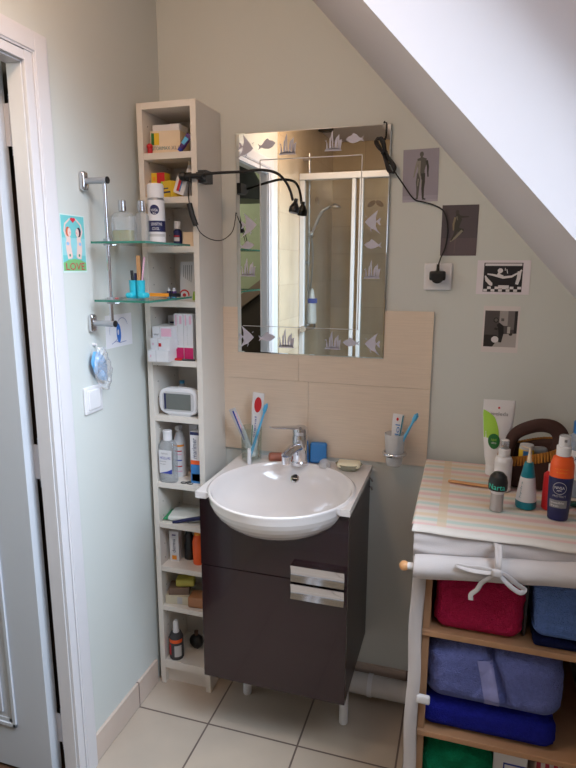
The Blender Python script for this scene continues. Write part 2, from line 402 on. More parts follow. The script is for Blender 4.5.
MB().box(T, w-T, .001, SD-.006, TOPS[-1]-.032, TOPS[-1], LAM).build('shelf', t, bevel=.0006)
MB().box(T, w-T, .022, .034, 0, TOPS[-1]-.032, LAM).build('kick_board', t)
# ---------------------------------------------------------------- generic small things
def carton(name, label, cat, c, w, d, h, m, rot=(0, 0, 0), decals=(), texts=(), group=None, side=None):
    """box standing at c (x centre, y front, z bottom); decals (u0,u1,v0,v1,mat) and texts (str,u0,u1,v0,v1,mat) on the front"""
    b = MB(); b.box(-w/2, w/2, 0, d, 0, h, m)
    e = .0004
    for u0, u1, v0, v1, mm in decals:
        b.add([(-w/2+w*u0, -e, h*v0), (-w/2+w*u1, -e, h*v0), (-w/2+w*u1, -e, h*v1), (-w/2+w*u0, -e, h*v1)], [(0, 1, 2, 3)], mm)
    for tx in texts:
        s, u0, u1, v0, v1, mm = tx[:6]
        if len(tx) > 6: b.flat_text(s, mm, (-w/2+w*u1, -e*2, h*v0), (0, 0, h*(v1-v0)), (-w*(u1-u0), 0, 0))
        else: b.flat_text(s, mm, (-w/2+w*u0, -e*2, h*v0), (w*(u1-u0), 0, 0), (0, 0, h*(v1-v0)))
    if side:
        for y0, y1, v0, v1, mm in side:
            for sx in (-1, 1):
                q = [(sx*(w/2+e), d*y0, h*v0), (sx*(w/2+e), d*y1, h*v0), (sx*(w/2+e), d*y1, h*v1), (sx*(w/2+e), d*y0, h*v1)]
                b.add(q, [(0, 1, 2, 3)] if sx > 0 else [(3, 2, 1, 0)], mm)
    o = b.build(name, loc=c, rot=rot); return tag(o, label, cat, group)
Z = TOPS
# shelf 1
carton('medicine_carton', 'cream medicine carton with green and yellow corner on the top shelf', 'box', (.096, -.15, Z[0]), .1, .075, .07, CREAM, (0, 0, .06),
       [(.03, .13, .42, .92, DGREEN), (.13, .3, .42, .92, YEL)], [('STORIMAX', .06, .66, .2, .35, TEAL), ('XL1', .7, .95, .2, .35, GREY)])
carton('white_carton', 'flat white carton lying on top of the cream medicine carton', 'box', (.094, -.14, Z[0]+.0705), .092, .06, .02, PAPER)
carton('yellow_green_carton', 'dark green and yellow carton behind the cream medicine carton', 'box', (.168, -.07, Z[0]), .03, .05, .078, DGREEN, (0, 0, 0), [(.35, 1, .0, 1, YEL)])
b = MB(); b.lathe([(.007, 0, RED), (.008, .012, RED), (.008, .016, RED)], 14); b.ball((0, 0, .023), .0095, RED); tag(b.build('pill_tube_cap', loc=(.05, -.165, Z[0])), 'small red round capped tube left of the cream medicine carton', 'tube')
def lotion_tube(b, w, h, capr, caph, body, capm, t=.014):
    """squeeze tube standing on its cap: round at the cap, flat at the crimp"""
    rows = []; n = 20; K = 10
    for i in range(K+1):
        u = i/K; z = caph+(h-caph)*u; rx = capr*1.05+(w/2-capr*1.05)*min(1, u*1.3)**.8; ry = t*(1-u)+.0012
        if i == 0: rx = capr; ry = capr*.9
        rows.append([(rx*math.cos(2*PI*k/n), ry*math.sin(2*PI*k/n), z) for k in range(n)])
    for i in range(K):
        b.add(rows[i]+rows[i+1], [(k, (k+1) % n, n+(k+1) % n, n+k) for k in range(n)], body, True)
    b.add(rows[-1], [list(range(n))], body)
    b.lathe([(capr, 0, capm), (capr, caph, capm)], n)
b = MB(); lotion_tube(b, .022, .058, .008, .01, PURPLE, ROYAL, .009); b.add([(-.006, -.0085, .024), (.006, -.0085, .024), (.007, -.005, .046), (-.007, -.005, .046)], [(0, 1, 2, 3)], SKY)
tag(b.build('ointment_tube', loc=(.15, -.16, Z[0]+.006), rot=(0, math.radians(38), 0)), 'blue and purple ointment tube leaning in the right corner of the top shelf', 'tube')
# shelf 2
carton('yellow_carton', 'upright yellow carton with a red side, left end of the second shelf', 'box', (.066, -.15, Z[1]), .05, .03, .078, YEL, (0, 0, -.08), [(.42, 1, .0, 1, RED), (.12, .32, .7, .85, ORANGEL)])
carton('yellow_blue_carton', 'yellow carton with blue lines lying behind the shaving foam can', 'box', (.108, -.178, Z[1]), .05, .05, .048, YEL, (0, 0, -.45), [(.15, .95, .25, .36, NAVY), (.15, .75, .5, .58, NAVY), (0, .2, 0, 1, LIME)])
carton('white_red_carton', 'small white carton with red and blue stripes leaning on the second shelf', 'box', (.15, -.18, Z[1]+.0085), .036, .03, .05, PAPER, (0, math.radians(20), 0), [(.25, .5, .15, .85, RED), (.5, .62, .15, .85, BLUE)])
b = MB(); b.lathe([(.012, 0, WHITE), (.014, .01, WHITE), (.014, .075, WHITE), (.008, .09, WHITE), (.006, .1, WHITE), (.002, .124, CREAM)], 18)
tag(b.build('nozzle_bottle', loc=(.165, -.125, Z[1])), 'white bottle with a pointed nozzle at the back of the second shelf', 'bottle')
# shelf 3
b = MB(); b.lathe([(.013, 0, NAVY), (.0138, .003, NAVY), (.0138, .05, NAVY), (.008, .056, NAVY), (.0105, .058, WHITE), (.0105, .079, WHITE), (.009, .081, WHITE)], 20)
b.patch(PAPER, .0141, .018, .03, -130, -40); b.patch(RED, .0142, .032, .036, -130, -40)
tag(b.build('serum_bottle', loc=(.113, -.12, Z[2])), 'small dark bottle with white cap on the third shelf', 'bottle')
carton('beige_carton', 'small beige carton beside the small dark bottle', 'box', (.16, -.14, Z[2]), .034, .04, .046, CREAM, (0, 0, .1))
# shelf 4
b = MB(); b.box(-.028, .028, 0, .0025, 0, .126, PAPER)
for k in range(5): b.box(-.018+k*.007, -.016+k*.007, -.0004, 0, .075-k*.004, .115, GREY)
for r0, r1, m in ((.019, .014, RED), (.0065, 0, RED)):
    n = 28; vs = []; 
    for k in range(n+1):
        a = math.radians(-10+200*k/n) if r1 else 2*PI*k/n
        vs += [(-.012+r0*math.cos(a), -.0008, .016+r0*math.sin(a)), (-.012+r1*math.cos(a), -.0008, .016+r1*math.sin(a))]
    b.add(vs, [(2*k, 2*k+2, 2*k+3, 2*k+1)[::-1] for k in range(n)], m)
b.add([(.018, -.0008, .0), (.028, -.0008, 0), (.028, -.0008, .03), (.02, -.0008, .028)], [(0, 1, 2, 3)], LIME)
tag(b.build('leaflet', loc=(.134, -.105, Z[3]), rot=(math.radians(-7), 0, 0)), 'white leaflet with a red target standing on the fourth shelf', 'leaflet')
for i, (x, c2) in enumerate(((.074, NAVY), (.093, PURPLE))):
    b = MB(); b.lathe([(.008, 0, c2), (.008, .03, c2), (.0045, .034, WHITE), (.0045, .04, WHITE)], 14); b.patch(SKY, .0083, .006, .022, -140, -40)
    tag(b.build('nail_varnish_bottle', loc=(x, -.12, Z[3])), ['navy small bottle, left of the pair on the fourth shelf', 'purple small bottle, right of the pair on the fourth shelf'][i], 'bottle')
# shelf 5
labs = ['lowest of the three stacked white medicine boxes, fifth shelf', 'middle box of the three stacked white medicine boxes, red spot', 'topmost of the three stacked white medicine boxes, pink tinted']
for k in range(3):
    carton('medicine_box', labs[k], 'box', (.084+k*.003, -.226+k*.01, Z[4]+k*.0375), .072-.003*k, .095, .0372, PAPER, (0, 0, (.03, .0, .08)[k]),
           [(.38, .41, 0, 1, LGREY)]+([(.42, .56, .3, .6, RED)] if k == 1 else [])+([(.45, .98, .15, .85, PINKL)] if k == 2 else [(.1, .16, .4, .6, PINKL)]),
           [('amyl', .08, .32, .2, .42, GREY)] if k == 2 else [], 'stacked white medicine boxes')
carton('white_box', 'white and purple box standing behind the stacked medicine boxes', 'box', (.078, -.085, Z[4]), .062, .03, .138, PAPER, (0, 0, 0), [(0, 1, 0, .78, PURPLE), (.45, .6, .88, .95, RED), (.1, .9, .81, .85, NAVY)])
for k in range(2):
    carton('toothpaste_box', ['left of two tall white and magenta boxes on the fifth shelf', 'right of two tall white and magenta boxes on the fifth shelf'][k], 'box',
           (.1285+k*.0345, -.165, Z[4]), .0325, .04, .152, PAPER, (0, 0, 0), [(0, 1, 0, .27, REDP), (.6, .85, .78, .95, PINKL), (.15, .3, .75, .97, PINKL)],
           [('parodontal soin', .3, .5, .33, .92, LGREY, 1)], 'white and magenta tall boxes')
b = MB(); b.rbox(.012, .008, .004, .003, RED, 6, (0, 0, .004)); tag(b.build('red_clip', loc=(.132, -.178, Z[4])), 'small red hair clip at the front of the fifth shelf', 'clip')
b = MB(); b.rbox(.022, .006, .003, .002, DGREY, 6, (0, 0, .003)); tag(b.build('tweezers_case', loc=(.168, -.178, Z[4])), 'flat dark case in front of the tall white and magenta boxes', 'case')
# shelf 6 clock
t = thing('digital_clock', 'white rounded digital clock with grey screen on the sixth shelf', 'clock', (.121, -.155, Z[5]), 0)
b = MB(); b.lathe([(.84, -.017, WHITE), (.95, -.0155, WHITE), (1, -.009, WHITE), (1, .008, WHITE), (.93, .015, WHITE)], 56, (0, 0, .0495), sx=.0745, sy=.0475, axis='Y', power=3.6); b.box(-.04, .04, -.012, .014, 0, .006, WHITE); b.build('body', t)
b = MB(); b.lathe([(.98, -.0178, LGREY), (1, -.0172, LGREY), (1, -.0165, LGREY)], 48, (0, 0, .05), sx=.058, sy=.034, axis='Y', power=7); b.build('bezel', t)
b = MB(); b.box(-.044, .047, -.0194, -.0179, .023, .077, mat('lcd', (104, 108, 104), .2)); b.box(-.051, -.0445, -.0194, -.0179, .023, .077, NAVY); b.build('screen', t)
b = MB(); b.lathe([(.012, 0, WHITE), (.014, .078, WHITE), (.009, .09, LGREY), (.009, .1, SKY)], 16); tag(b.build('blue_cap_bottle', loc=(.08, -.06, Z[5])), 'pale bottle with light blue cap hidden behind the digital clock', 'bottle')
# shelf 7
t = thing('cleanser_bottle', 'clear flat bottle with white cap and blue printed label, seventh shelf', 'bottle', (.0725, -.165, Z[6]))
b = MB(); b.lathe([(.03, 0, GCLEARB), (.032, .006, GCLEARB), (.032, .13, GCLEARB), (.026, .145, GCLEARB), (.012, .15, GCLEARB)], 28, sy=.62, power=3); b.build('body', t)
b = MB(); b.lathe([(.0155, .15, WHITE), (.0155, .182, WHITE), (.014, .184, WHITE)], 24); b.build('cap', t)
b = MB()
def flatlab(b, m, w, z0, z1, y, tx=()):
    b.add([(-w/2, y, z0), (w/2, y, z0), (w/2, y, z1), (-w/2, y, z1)], [(0, 1, 2, 3)], m)
    for s, u0, u1, a, c, mm in tx: b.flat_text(s, mm, (-w/2+w*u0, y-.0008, a), (w*(u1-u0), 0, 0), (0, 0, c-a))
flatlab(b, PAPER, .048, .035, .118, -.0212, [('laino', .2, .7, .104, .11, GREY), ('MICELLAIRE', .08, .92, .086, .095, ROYAL), ('lotion', .08, .55, .076, .081, GREY), ('visage', .08, .5, .066, .071, GREY)])
b.add([(-.024, -.0218, .035), (.024, -.0218, .035), (.024, -.0218, .052), (.006, -.0218, .043)], [(0, 1, 2, 3)], ROYAL); b.build('label', t)
t = thing('spray_bottle', 'white slim spray bottle with orange ring behind the clear bottle', 'bottle', (.083, -.1, Z[6]))
b = MB(); b.lathe([(.02, 0, WHITE), (.0215, .004, WHITE), (.0215, .125, WHITE), (.017, .145, WHITE)], 24); b.patch(ORANGEL, .0218, .112, .119, -160, -20)
for z, m in ((.094, RED), (.082, PINKL), (.06, ROYAL), (.038, RED), (.02, PINKL)): b.patch(m, .0218, z, z+.004, -120, -45)
b.build('body', t)
b = MB(); b.lathe([(.015, .145, WHITE), (.012, .16, WHITE), (.008, .165, WHITE), (.008, .178, WHITE)], 20); b.box(-.008, .008, -.016, .008, .17, .184, WHITE); b.build('spray_head', t)
carton('tall_carton', 'tall white and orange carton at the back of the seventh shelf', 'box', (.122, -.07, Z[6]), .042, .05, .184, PAPER, (0, 0, -.35), [(0, 1, 0, .06, ORANGEL), (.2, .7, .55, .6, NAVY), (.1, .8, .2, .24, LIME)], [], None, [(0, 1, 0, 1, LGREY)])
carton('nasal_spray_box', 'white, orange and blue box with vertical lettering, right of the seventh shelf', 'box', (.176, -.165, Z[6]), .037, .03, .186, PAPER, (0, 0, 0),
       [(0, 1, .94, 1, NAVY), (0, 1, .38, .46, ORANGE), (0, 1, .02, .38, BLUE), (.1, .9, .06, .2, NAVY), (.3, .5, .09, .15, TEAL)], [('marimer', .2, .62, .5, .88, NAVY, 1)])
b = MB()
for x in (-.012, .012): b.tube([(x+.01*math.cos(a), .007*math.sin(a), .0016) for a in [2*PI*k/14 for k in range(15)]], .0016, BLACK, 6)
b.tube([(.014, .004, .002), (.03, .02, .004), (.043, .03, .004)], .0015, BLACK, 6); b.tube([(-.008, .006, .002), (.022, .024, .006)], .0015, BLACK, 6)
tag(b.build('nail_scissors', loc=(.142, -.168, Z[6])), 'small black-handled scissors at the front of the seventh shelf', 'scissors')
# shelf 8
t = thing('wipes_packet', 'white and green soft packet lying on the eighth shelf', 'packet', (.112, -.12, Z[7]), .15)
b = MB(); b.rbox(.058, .045, .009, .008, mat('packet_white', (222, 226, 222), .35), 22, (0, 0, .012), lambda p, n: .0025*noise.noise(p*40)); b.build('body', t)
for x in (-.064, .064): MB().rbox(.009, .043, .002, .0018, mat('packet_green', (50, 150, 100), .4), 10, (x, 0, .009+.006*(x > 0))).build('green_end', t)
b = MB(); b.tube([(-.055, -.012, .003), (.0, .004, .014), (.05, .012, .024)], .0035, NAVY, 8, 4, 1.6, .0055)
for k in range(14): b.box(-.002+k*.0035, -.0005+k*.0035, -.004, -.003, .006+k*.0012, .016+k*.0012, NAVY)
tag(b.build('hair_comb', loc=(.142, -.166, Z[7])), 'dark blue comb lying in front of the green and white packet', 'comb')
# shelf 9
carton('ointment_carton', 'white carton with orange dot standing on the ninth shelf', 'box', (.068, -.14, Z[8]), .035, .03, .116, PAPER, (0, 0, .1), [(.25, .75, .06, .2, ORANGEL), (.3, .7, .86, .9, PURPLE)], [('derma', .3, .65, .3, .75, NAVY, 1)])
b = MB(); b.lathe([(.018, 0, DGREY), (.019, .004, BLACK), (.017, .09, BLACK), (.012, .1, BLACK), (.012, .114, BLACK)], 20, sy=.7); tag(b.build('shampoo_bottle', loc=(.11, -.105, Z[8])), 'black bottle in the middle of the ninth shelf', 'bottle')
b = MB(); b.lathe([(.017, 0, ORANGE), (.019, .004, ORANGE), (.0205, .085, ORANGE), (.016, .105, ORANGE), (.012, .112, ORANGE), (.012, .12, ORANGEL)], 22, sy=.8); tag(b.build('sun_oil_bottle', loc=(.158, -.13, Z[8])), 'orange bottle at the right of the ninth shelf', 'bottle')
# shelf 10
def soap(name, label, cat, c, a, bb, h, m, rz=0, r=.006):
    b = MB(); b.rbox(a, bb, h/2, min(r, h/2*.98), m, 14, (0, 0, h/2)); return tag(b.build(name, loc=c, rot=(0, 0, rz)), label, cat)
carton('cream_box', 'cream and pale grey box at the bottom of the tenth shelf pile', 'box', (.086, -.165, Z[9]), .088, .06, .032, mat('cream_box', (206, 198, 176), .6), (0, 0, .15), [(.5, .72, .1, .9, LGREY)])
carton('brown_box', 'dull brown box between the cream box and the yellow soap', 'box', (.088, -.155, Z[9]+.0323), .074, .055, .026, mat('dull_brown', (120, 98, 84), .6), (0, 0, .3))
soap('yellow_soap', 'yellow-green soap bar on top of the pile on the tenth shelf', 'soap', (.1, -.12, Z[9]+.0586), .034, .022, .028, mat('soap_yellow', (196, 186, 84), .5), .3)
soap('brown_soap_box', 'orange-brown soap block at the right of the tenth shelf', 'soap', (.158, -.14, Z[9]), .03, .03, .04, mat('soap_brown', (170, 118, 82), .5), .1)
# shelf 11
t = thing('mouthwash_bottle', 'dark bottle with red band and pale cap on the lowest shelf', 'bottle', (.071, -.155, Z[10]))
b = MB(); b.lathe([(.024, 0, DGREY), (.026, .004, DGREY), (.026, .085, DGREY), (.018, .104, DGREY)], 24); b.patch(ORANGE, .0263, .07, .084, -170, -10); b.patch(LGREY, .0263, .015, .06, -80, -20); b.patch(RED, .0264, .02, .062, -150, -110); b.build('body', t)
b = MB(); b.lathe([(.012, .104, WHITE), (.0105, .14, WHITE), (.007, .15, WHITE)], 18); b.build('cap', t)
b = MB(); b.ball((0, 0, .028), .028, BLACK, 1, .7, 1, 20); b.lathe([(.007, .05, BROWN), (.008, .07, BROWN)], 14); b.box(-.009, .009, -.007, .007, 0, .003, BLACK)
tag(b.build('round_perfume_bottle', loc=(.118, -.085, Z[10])), 'round black flask with brown stopper on the lowest shelf', 'bottle')
def disc(b, m, r, zc, ac, rad, off, asp=1.0):
    k = 4; n = 24; vs = []
    for j in range(k+1):
        for i in range(n):
            q = rad*j/k; a = math.radians(ac)+q*math.cos(2*PI*i/n)/r; vs.append(((r+off)*math.cos(a), (r+off)*asp*math.sin(a), zc+q*math.sin(2*PI*i/n)))
    b.add(vs, [(j*n+i, (j+1)*n+i, (j+1)*n+(i+1) % n, j*n+(i+1) % n) for j in range(k) for i in range(n)], m, True)
# ---------------------------------------------------------------- glass wall shelf on the left wall
t = thing('glass_wall_shelf', 'chrome and glass two-tier shelf fixed to the left wall', 'shelf', (0, -.455, 0))
for z in (1.752, 1.366):
    b = MB(); b.rbox(.009, .013, .026, .0085, CHROME, 12, (.009, 0, z)); b.build('wall_plate', t)
    b = MB(); b.tube([(.016, 0, z), (.082, 0, z)], .0085, SILVER, 14); b.lathe([(.0095, .082, BLACK), (.0095, .0845, BLACK)], 14, (0, 0, z), axis='X'); b.build('arm', t)
b = MB(); b.tube([(.073, 0, 1.358), (.073, 0, 1.756)], .0055, CHROME, 14); b.build('upright', t)
for z in (1.586, 1.427):
    b = MB(); b.box(.028, .196, -.012, .256, z, z+.006, GCLEAR)
    e = .0002
    b.box(.028, .196, -.0126, -.012, z, z+.006, GEDGE); b.box(.196, .1966, -.012, .256, z, z+.006, GEDGE)
    b.build('glass_shelf', t, bevel=0)
    b = MB(); b.lathe([(.0115, z-.005, SILVER), (.0115, z-.0002, SILVER)], 16, (.073, 0, 0)); b.lathe([(.0115, z+.0062, SILVER), (.0115, z+.013, SILVER)], 16, (.073, 0, 0)); b.tube([(.075, 0, z-.004), (.09, .014, z-.004)], .003, CHROME, 8); b.build('clamp', t)
GT, GL = 1.5923, 1.4333
def perfume(label, loc, w, h, fill, liq):
    t = thing('perfume_bottle', label, 'perfume bottle', loc)
    b = MB(); b.lathe([(w, 0, GCLEARB), (w, h*.9, GCLEARB), (w*.72, h, GCLEARB), (.008, h+.004, GCLEARB)], 24, sy=.55, power=4.5); b.build('flask', t)
    if fill:
        b = MB(); b.lathe([(w*.9, .005, liq), (w*.9, h*fill, liq)], 24, sy=.5, power=4.5); b.build('perfume', t)
    b = MB(); b.lathe([(.0085, h+.004, SILVER), (.0115, h+.006, CHROME), (.0115, h+.034, CHROME), (.01, h+.036, CHROME)], 20); b.build('cap', t)
perfume('broad clear perfume bottle a third full of yellow-green liquid on upper glass shelf', (.064, -.36, GT), .034, .082, .42, glassy('perfume_liquid', (206, 208, 130), .1, .05, .35, (206, 204, 120)))
perfume('slim empty clear perfume bottle beside the shaving foam can', (.09, -.3, GT), .021, .086, 0, None)
t = thing('shaving_foam_can', 'white shaving foam can with navy round emblem on upper glass shelf', 'spray can', (.118, -.262, GT))
b = MB(); r = .0255; b.lathe([(r-.002, 0, SILVER), (r, .004, WHITE), (r, .125, WHITE), (r-.003, .132, SILVER)], 32)
b.patch(NAVY, r+.0004, .034, .066, -200, 20, n=24); b.patch(LGREY, r+.0004, .02, .028, -180, 0, n=20)
disc(b, NAVY, r, .097, -74, .0145, .0006)
b.wrap_text('NIVEA', WHITE, r+.0013, .092, .1, -97, -51); b.wrap_text('MEN', WHITE, r+.0013, .084, .089, -85, -63)
b.wrap_text('SENSITIVE', WHITE, r+.0011, .052, .06, -100, -25); b.wrap_text('COOL', WHITE, r+.0011, .039, .047, -92, -45)
b.build('can', t)
b = MB(); b.lathe([(.0245, .132, WHITE), (.0245, .168, WHITE), (.021, .173, WHITE), (.012, .174, WHITE)], 28); b.box(-.003, .003, -.026, -.02, .15, .16, WHITE); b.build('cap', t)
# boot-shaped cups
t = thing('boot_pot', 'turquoise pot shaped like a pair of small boots on lower glass shelf', 'pot', (.092, -.365, GL))
for k, x in enumerate((0, .024)):
    b = MB(); b.lathe([(.012, 0, TURQ), (.0125, .02, TURQ), (.0135, .049, TURQ), (.0145, .052, TURQ), (.0125, .052, TURQ), (.011, .02, TURQ)], 20, (x, 0, 0), sx=.9)
    b.rbox(.013, .018, .0085, .008, TURQ, 12, (x+(-.004, .011)[k], -.006, .0088)); b.build('boot', t)
b = MB(); b.tube([(0, 0, .02), (-.004, 0, .08)], .0045, BLACK, 10); b.tube([(.004, .004, .02), (.006, .004, .072)], .004, NAVY, 10); tag(b.build('eye_pencil', loc=(.092, -.365, GL)), 'dark pencils standing in the left turquoise boot', 'pencil')
b = MB(); b.box(-.006, .006, -.0015, .0015, .022, .122, WOODL); tag(b.build('nail_file', loc=(.112, -.366, GL)), 'pale wooden nail file standing in the right turquoise boot', 'nail file')
b = MB(); b.tube([(.0, 0, .022), (.014, 0, .118)], .0025, PINKL, 8, rend=.003); tag(b.build('pink_stick', loc=(.12, -.37, GL)), 'thin pink stick leaning in the right turquoise boot', 'stick')
b = MB(); b.box(-.058, .036, -.006, .006, 0, .010, ORANGEL); b.box(.036, .07, -.0065, .0065, -.0, .0105, BLACK); tag(b.build('craft_knife', loc=(.118, -.268, GL+.001), rot=(0, 0, .12)), 'orange and black flat cutter lying on the lower glass shelf', 'cutter', )
b = MB(); b.rbox(.012, .008, .002, .0018, mat('dull_red', (196, 110, 110), .5), 8, (0, 0, .002)); tag(b.build('soap_sliver', loc=(.06, -.42, GL)), 'flat reddish scrap at the left end of the lower glass shelf', 'scrap')
# ---------------------------------------------------------------- pictures
def fl(*c, r=.55): return mat('print_%d_%d_%d' % c, c, r, var=.03)
class Card:
    """flat print: local x right, z up, facing -y; colours laid on in order"""
    def __init__(s, w, h, base): s.b = MB(); s.w, s.h = w, h; s.k = 0; s.b.box(0, w, -.0006, 0, 0, h, base)
    def y(s): s.k += 1; return -.0006-.00005*s.k
    def poly(s, pts, m):
        y = s.y(); s.b.add([(u*s.w, y, v*s.h) for u, v in pts], [list(range(len(pts)))], m); return s
    def rect(s, u0, u1, v0, v1, m): return s.poly([(u0, v0), (u1, v0), (u1, v1), (u0, v1)], m)
    def ell(s, cu, cv, ru, rv, m, rot=0, n=18):
        c, q = math.cos(rot), math.sin(rot); a = s.h/s.w
        return s.poly([(cu+(ru*math.cos(2*PI*k/n)*c-rv*a*math.sin(2*PI*k/n)*q), cv+(ru/a*math.cos(2*PI*k/n)*q+rv*math.sin(2*PI*k/n)*c)) for k in range(n)], m)
    def limb(s, pts, ws, m):
        """tapering stroke through pts, half widths ws in units of the card width"""
        L, R = [], []; A = s.h/s.w
        for i, (u, v) in enumerate(pts):
            a = pts[max(0, i-1)]; b = pts[min(len(pts)-1, i+1)]; dx, dy = b[0]-a[0], (b[1]-a[1])*A; l = math.hypot(dx, dy) or 1
            nx, ny = -dy/l*ws[i], dx/l*ws[i]; L.append((u+nx, v+ny/A)); R.append((u-nx, v-ny/A))
        y = s.y(); n = len(L); vs = [(u*s.w, y, v*s.h) for u, v in L+R]
        s.b.add(vs, [(i, n+i, n+i+1, i+1) for i in range(n-1)], m); return s
    def text(s, t, u0, u1, v0, v1, m):
        y = s.y(); s.b.text(t, m, lambda u, v: ((u0+(u1-u0)*u)*s.w, y, (v0+(v1-v0)*v)*s.h)); return s
    def done(s, name, label, cat, loc, rot=(0, 0, 0)): return tag(s.b.build(name, loc=loc, rot=rot), label, cat)
# statue standing
c = Card(.105, .152, fl(150, 146, 160)); c.rect(0, 1, 0, .12, fl(172, 168, 182)); c.rect(0, 1, .045, .12, fl(160, 156, 172))
S1, S2, S3 = fl(84, 84, 80), fl(52, 52, 50), fl(136, 134, 128)
c.ell(.52, .9, .055, .05, S1); c.limb([(.52, .86), (.52, .82)], [.03, .04], S1)
c.limb([(.42, .8), (.53, .8), (.64, .79)], [.03, .07, .04], S1); c.limb([(.53, .82), (.53, .7), (.52, .6), (.51, .5)], [.13, .12, .09, .11], S1)
c.limb([(.42, .78), (.37, .66), (.33, .54), (.31, .47)], [.035, .032, .022, .018], S3); c.limb([(.66, .78), (.7, .66), (.7, .55), (.71, .47)], [.035, .03, .022, .018], S2)
c.limb([(.46, .54), (.43, .38), (.43, .25), (.42, .08)], [.06, .055, .04, .025], S1); c.limb([(.57, .54), (.58, .38), (.57, .25), (.58, .07)], [.06, .05, .038, .028], S2)
c.limb([(.47, .78), (.46, .66), (.46, .56), (.5, .44)], [.03, .035, .03, .012], S3); c.limb([(.44, .44), (.42, .3)], [.018, .01], S3); c.limb([(.53, .42), (.53, .28)], [.015, .006], S3)
c.limb([(.38, .06), (.44, .08)], [.02, .03], S1); c.limb([(.56, .06), (.66, .045)], [.03, .015], S2)
c.done('postcard', 'postcard of a grey standing statue, highest card on the back wall', 'postcard', (.818, -.0008, 1.719), (0, math.radians(-1), 0))
c = Card(.105, .148, fl(84, 76, 82)); c.rect(0, 1, 0, .35, fl(96, 84, 90))
c.ell(.42, .86, .05, .045, fl(66, 62, 60)); c.limb([(.43, .83), (.46, .72), (.42, .58), (.44, .48)], [.04, .1, .075, .08], fl(60, 58, 54)); c.limb([(.5, .77), (.6, .765), (.75, .77)], [.035, .025, .012], fl(60, 56, 54))
c.limb([(.37, .76), (.33, .62), (.34, .5)], [.03, .028, .018], fl(134, 122, 100)); c.limb([(.45, .52), (.6, .5), (.57, .45)], [.06, .045, .03], fl(58, 58, 52)); c.limb([(.58, .5), (.4, .36), (.26, .28)], [.035, .03, .015], fl(140, 136, 120))
c.limb([(.42, .5), (.36, .4), (.28, .3)], [.04, .03, .015], fl(58, 54, 50)); c.limb([(.4, .33), (.39, .05)], [.006, .006], fl(120, 104, 102)); c.limb([(.41, .78), (.44, .7)], [.018, .01], fl(110, 106, 96))
c.done('postcard', 'dark postcard of a crouching statue, just above the wall socket', 'postcard', (.9385, -.0008, 1.56), (0, math.radians(0), 0))
# linocut bath card
K, Wt = fl(22, 20, 28), fl(214, 210, 214)
c = Card(.15, .1, fl(222, 216, 224)); c.rect(.13, .86, .07, .93, K); c.rect(.15, .84, .84, .91, Wt)
c.limb([(.2, .6), (.32, .57), (.5, .5), (.66, .53), (.8, .66), (.84, .72)], [.012, .02, .025, .02, .012, .02], Wt)
c.limb([(.16, .55), (.2, .42), (.28, .3), (.3, .26)], [.012, .035, .035, .01], Wt); c.limb([(.8, .68), (.79, .48), (.76, .3)], [.035, .035, .03], Wt)
c.ell(.44, .7, .05, .07, Wt); c.limb([(.44, .66), (.4, .58), (.5, .53)], [.03, .035, .02], Wt); c.limb([(.58, .62), (.56, .74)], [.008, .008], Wt); c.limb([(.53, .7), (.53, .78)], [.006, .006], Wt)
for i in range(10):
    for j in range(2):
        if (i+j) % 2 == 0: c.rect(.14+i*.071, .14+(i+1)*.071, .08+j*.075, .08+(j+1)*.075, Wt)
c.rect(.42, .62, .17, .27, Wt)
c.done('postcard', 'black and white block-print postcard of a bather in a tub', 'postcard', (1.05, -.0008, 1.446))
c = Card(.105, .141, fl(214, 208, 208)); c.rect(.05, .94, .12, .9, fl(74, 68, 68)); c.rect(.05, .4, .12, .38, fl(34, 30, 30)); c.rect(.45, .68, .58, .9, fl(156, 150, 148)); c.rect(.68, .86, .5, .9, fl(110, 104, 104)); c.rect(.86, .94, .3, .9, fl(40, 36, 38))
c.poly([(.3, .12), (.45, .3), (.55, .4), (.94, .42), (.94, .12)], fl(170, 164, 162)); c.ell(.36, .28, .1, .07, Wt); c.ell(.36, .7, .07, .055, fl(30, 28, 28)); c.ell(.36, .7, .045, .035, fl(96, 90, 88))
c.limb([(.42, .62), (.5, .56), (.52, .42), (.5, .22)], [.05, .08, .07, .04], fl(24, 22, 24)); c.limb([(.33, .52), (.42, .5)], [.03, .03], fl(40, 38, 38)); c.rect(.5, .58, .68, .74, fl(90, 86, 86)); c.ell(.78, .4, .05, .03, fl(50, 46, 46)); c.rect(.68, .76, .42, .56, fl(180, 176, 172))
c.done('postcard', 'black and white photo postcard of a bathroom, lowest card on the back wall', 'postcard', (1.0765, -.0008, 1.27))
# LOVE card on the left wall (faces +x)
AQ, SK2 = fl(112, 196, 200), fl(232, 204, 196)
c = Card(.103, .152, fl(206, 226, 224)); c.rect(.03, .97, .03, .98, AQ); c.rect(.03, .97, .3, .6, fl(146, 206, 214))
c.poly([(.03, .03), (.97, .03), (.97, .17), (.75, .22), (.5, .24), (.25, .22), (.03, .17)], fl(120, 184, 120))
for sx, hair in ((-1, fl(210, 100, 60)), (1, fl(52, 36, 58))):
    cx = .5+sx*.19
    c.limb([(cx+sx*.08, .6), (cx+sx*.17, .72), (cx+sx*.13, .83), (cx-sx*.08, .93)], [.035, .03, .025, .02], SK2)
    c.limb([(cx, .62), (cx+sx*.04, .5), (cx+sx*.02, .38), (cx, .24)], [.07, .1, .11, .08], SK2); c.limb([(cx-sx*.02, .4), (cx-sx*.08, .26)], [.06, .04], SK2)
    c.ell(cx+sx*.025, .705, .095, .085, hair); c.ell(cx-sx*.03, .695, .07, .075, SK2); c.ell(cx-sx*.055, .69, .02, .018, fl(226, 150, 150)); c.ell(cx+sx*.06, .5, .06, .03, fl(150, 190, 226)); c.ell(cx+sx*.0, .3, .035, .025, fl(70, 140, 110))
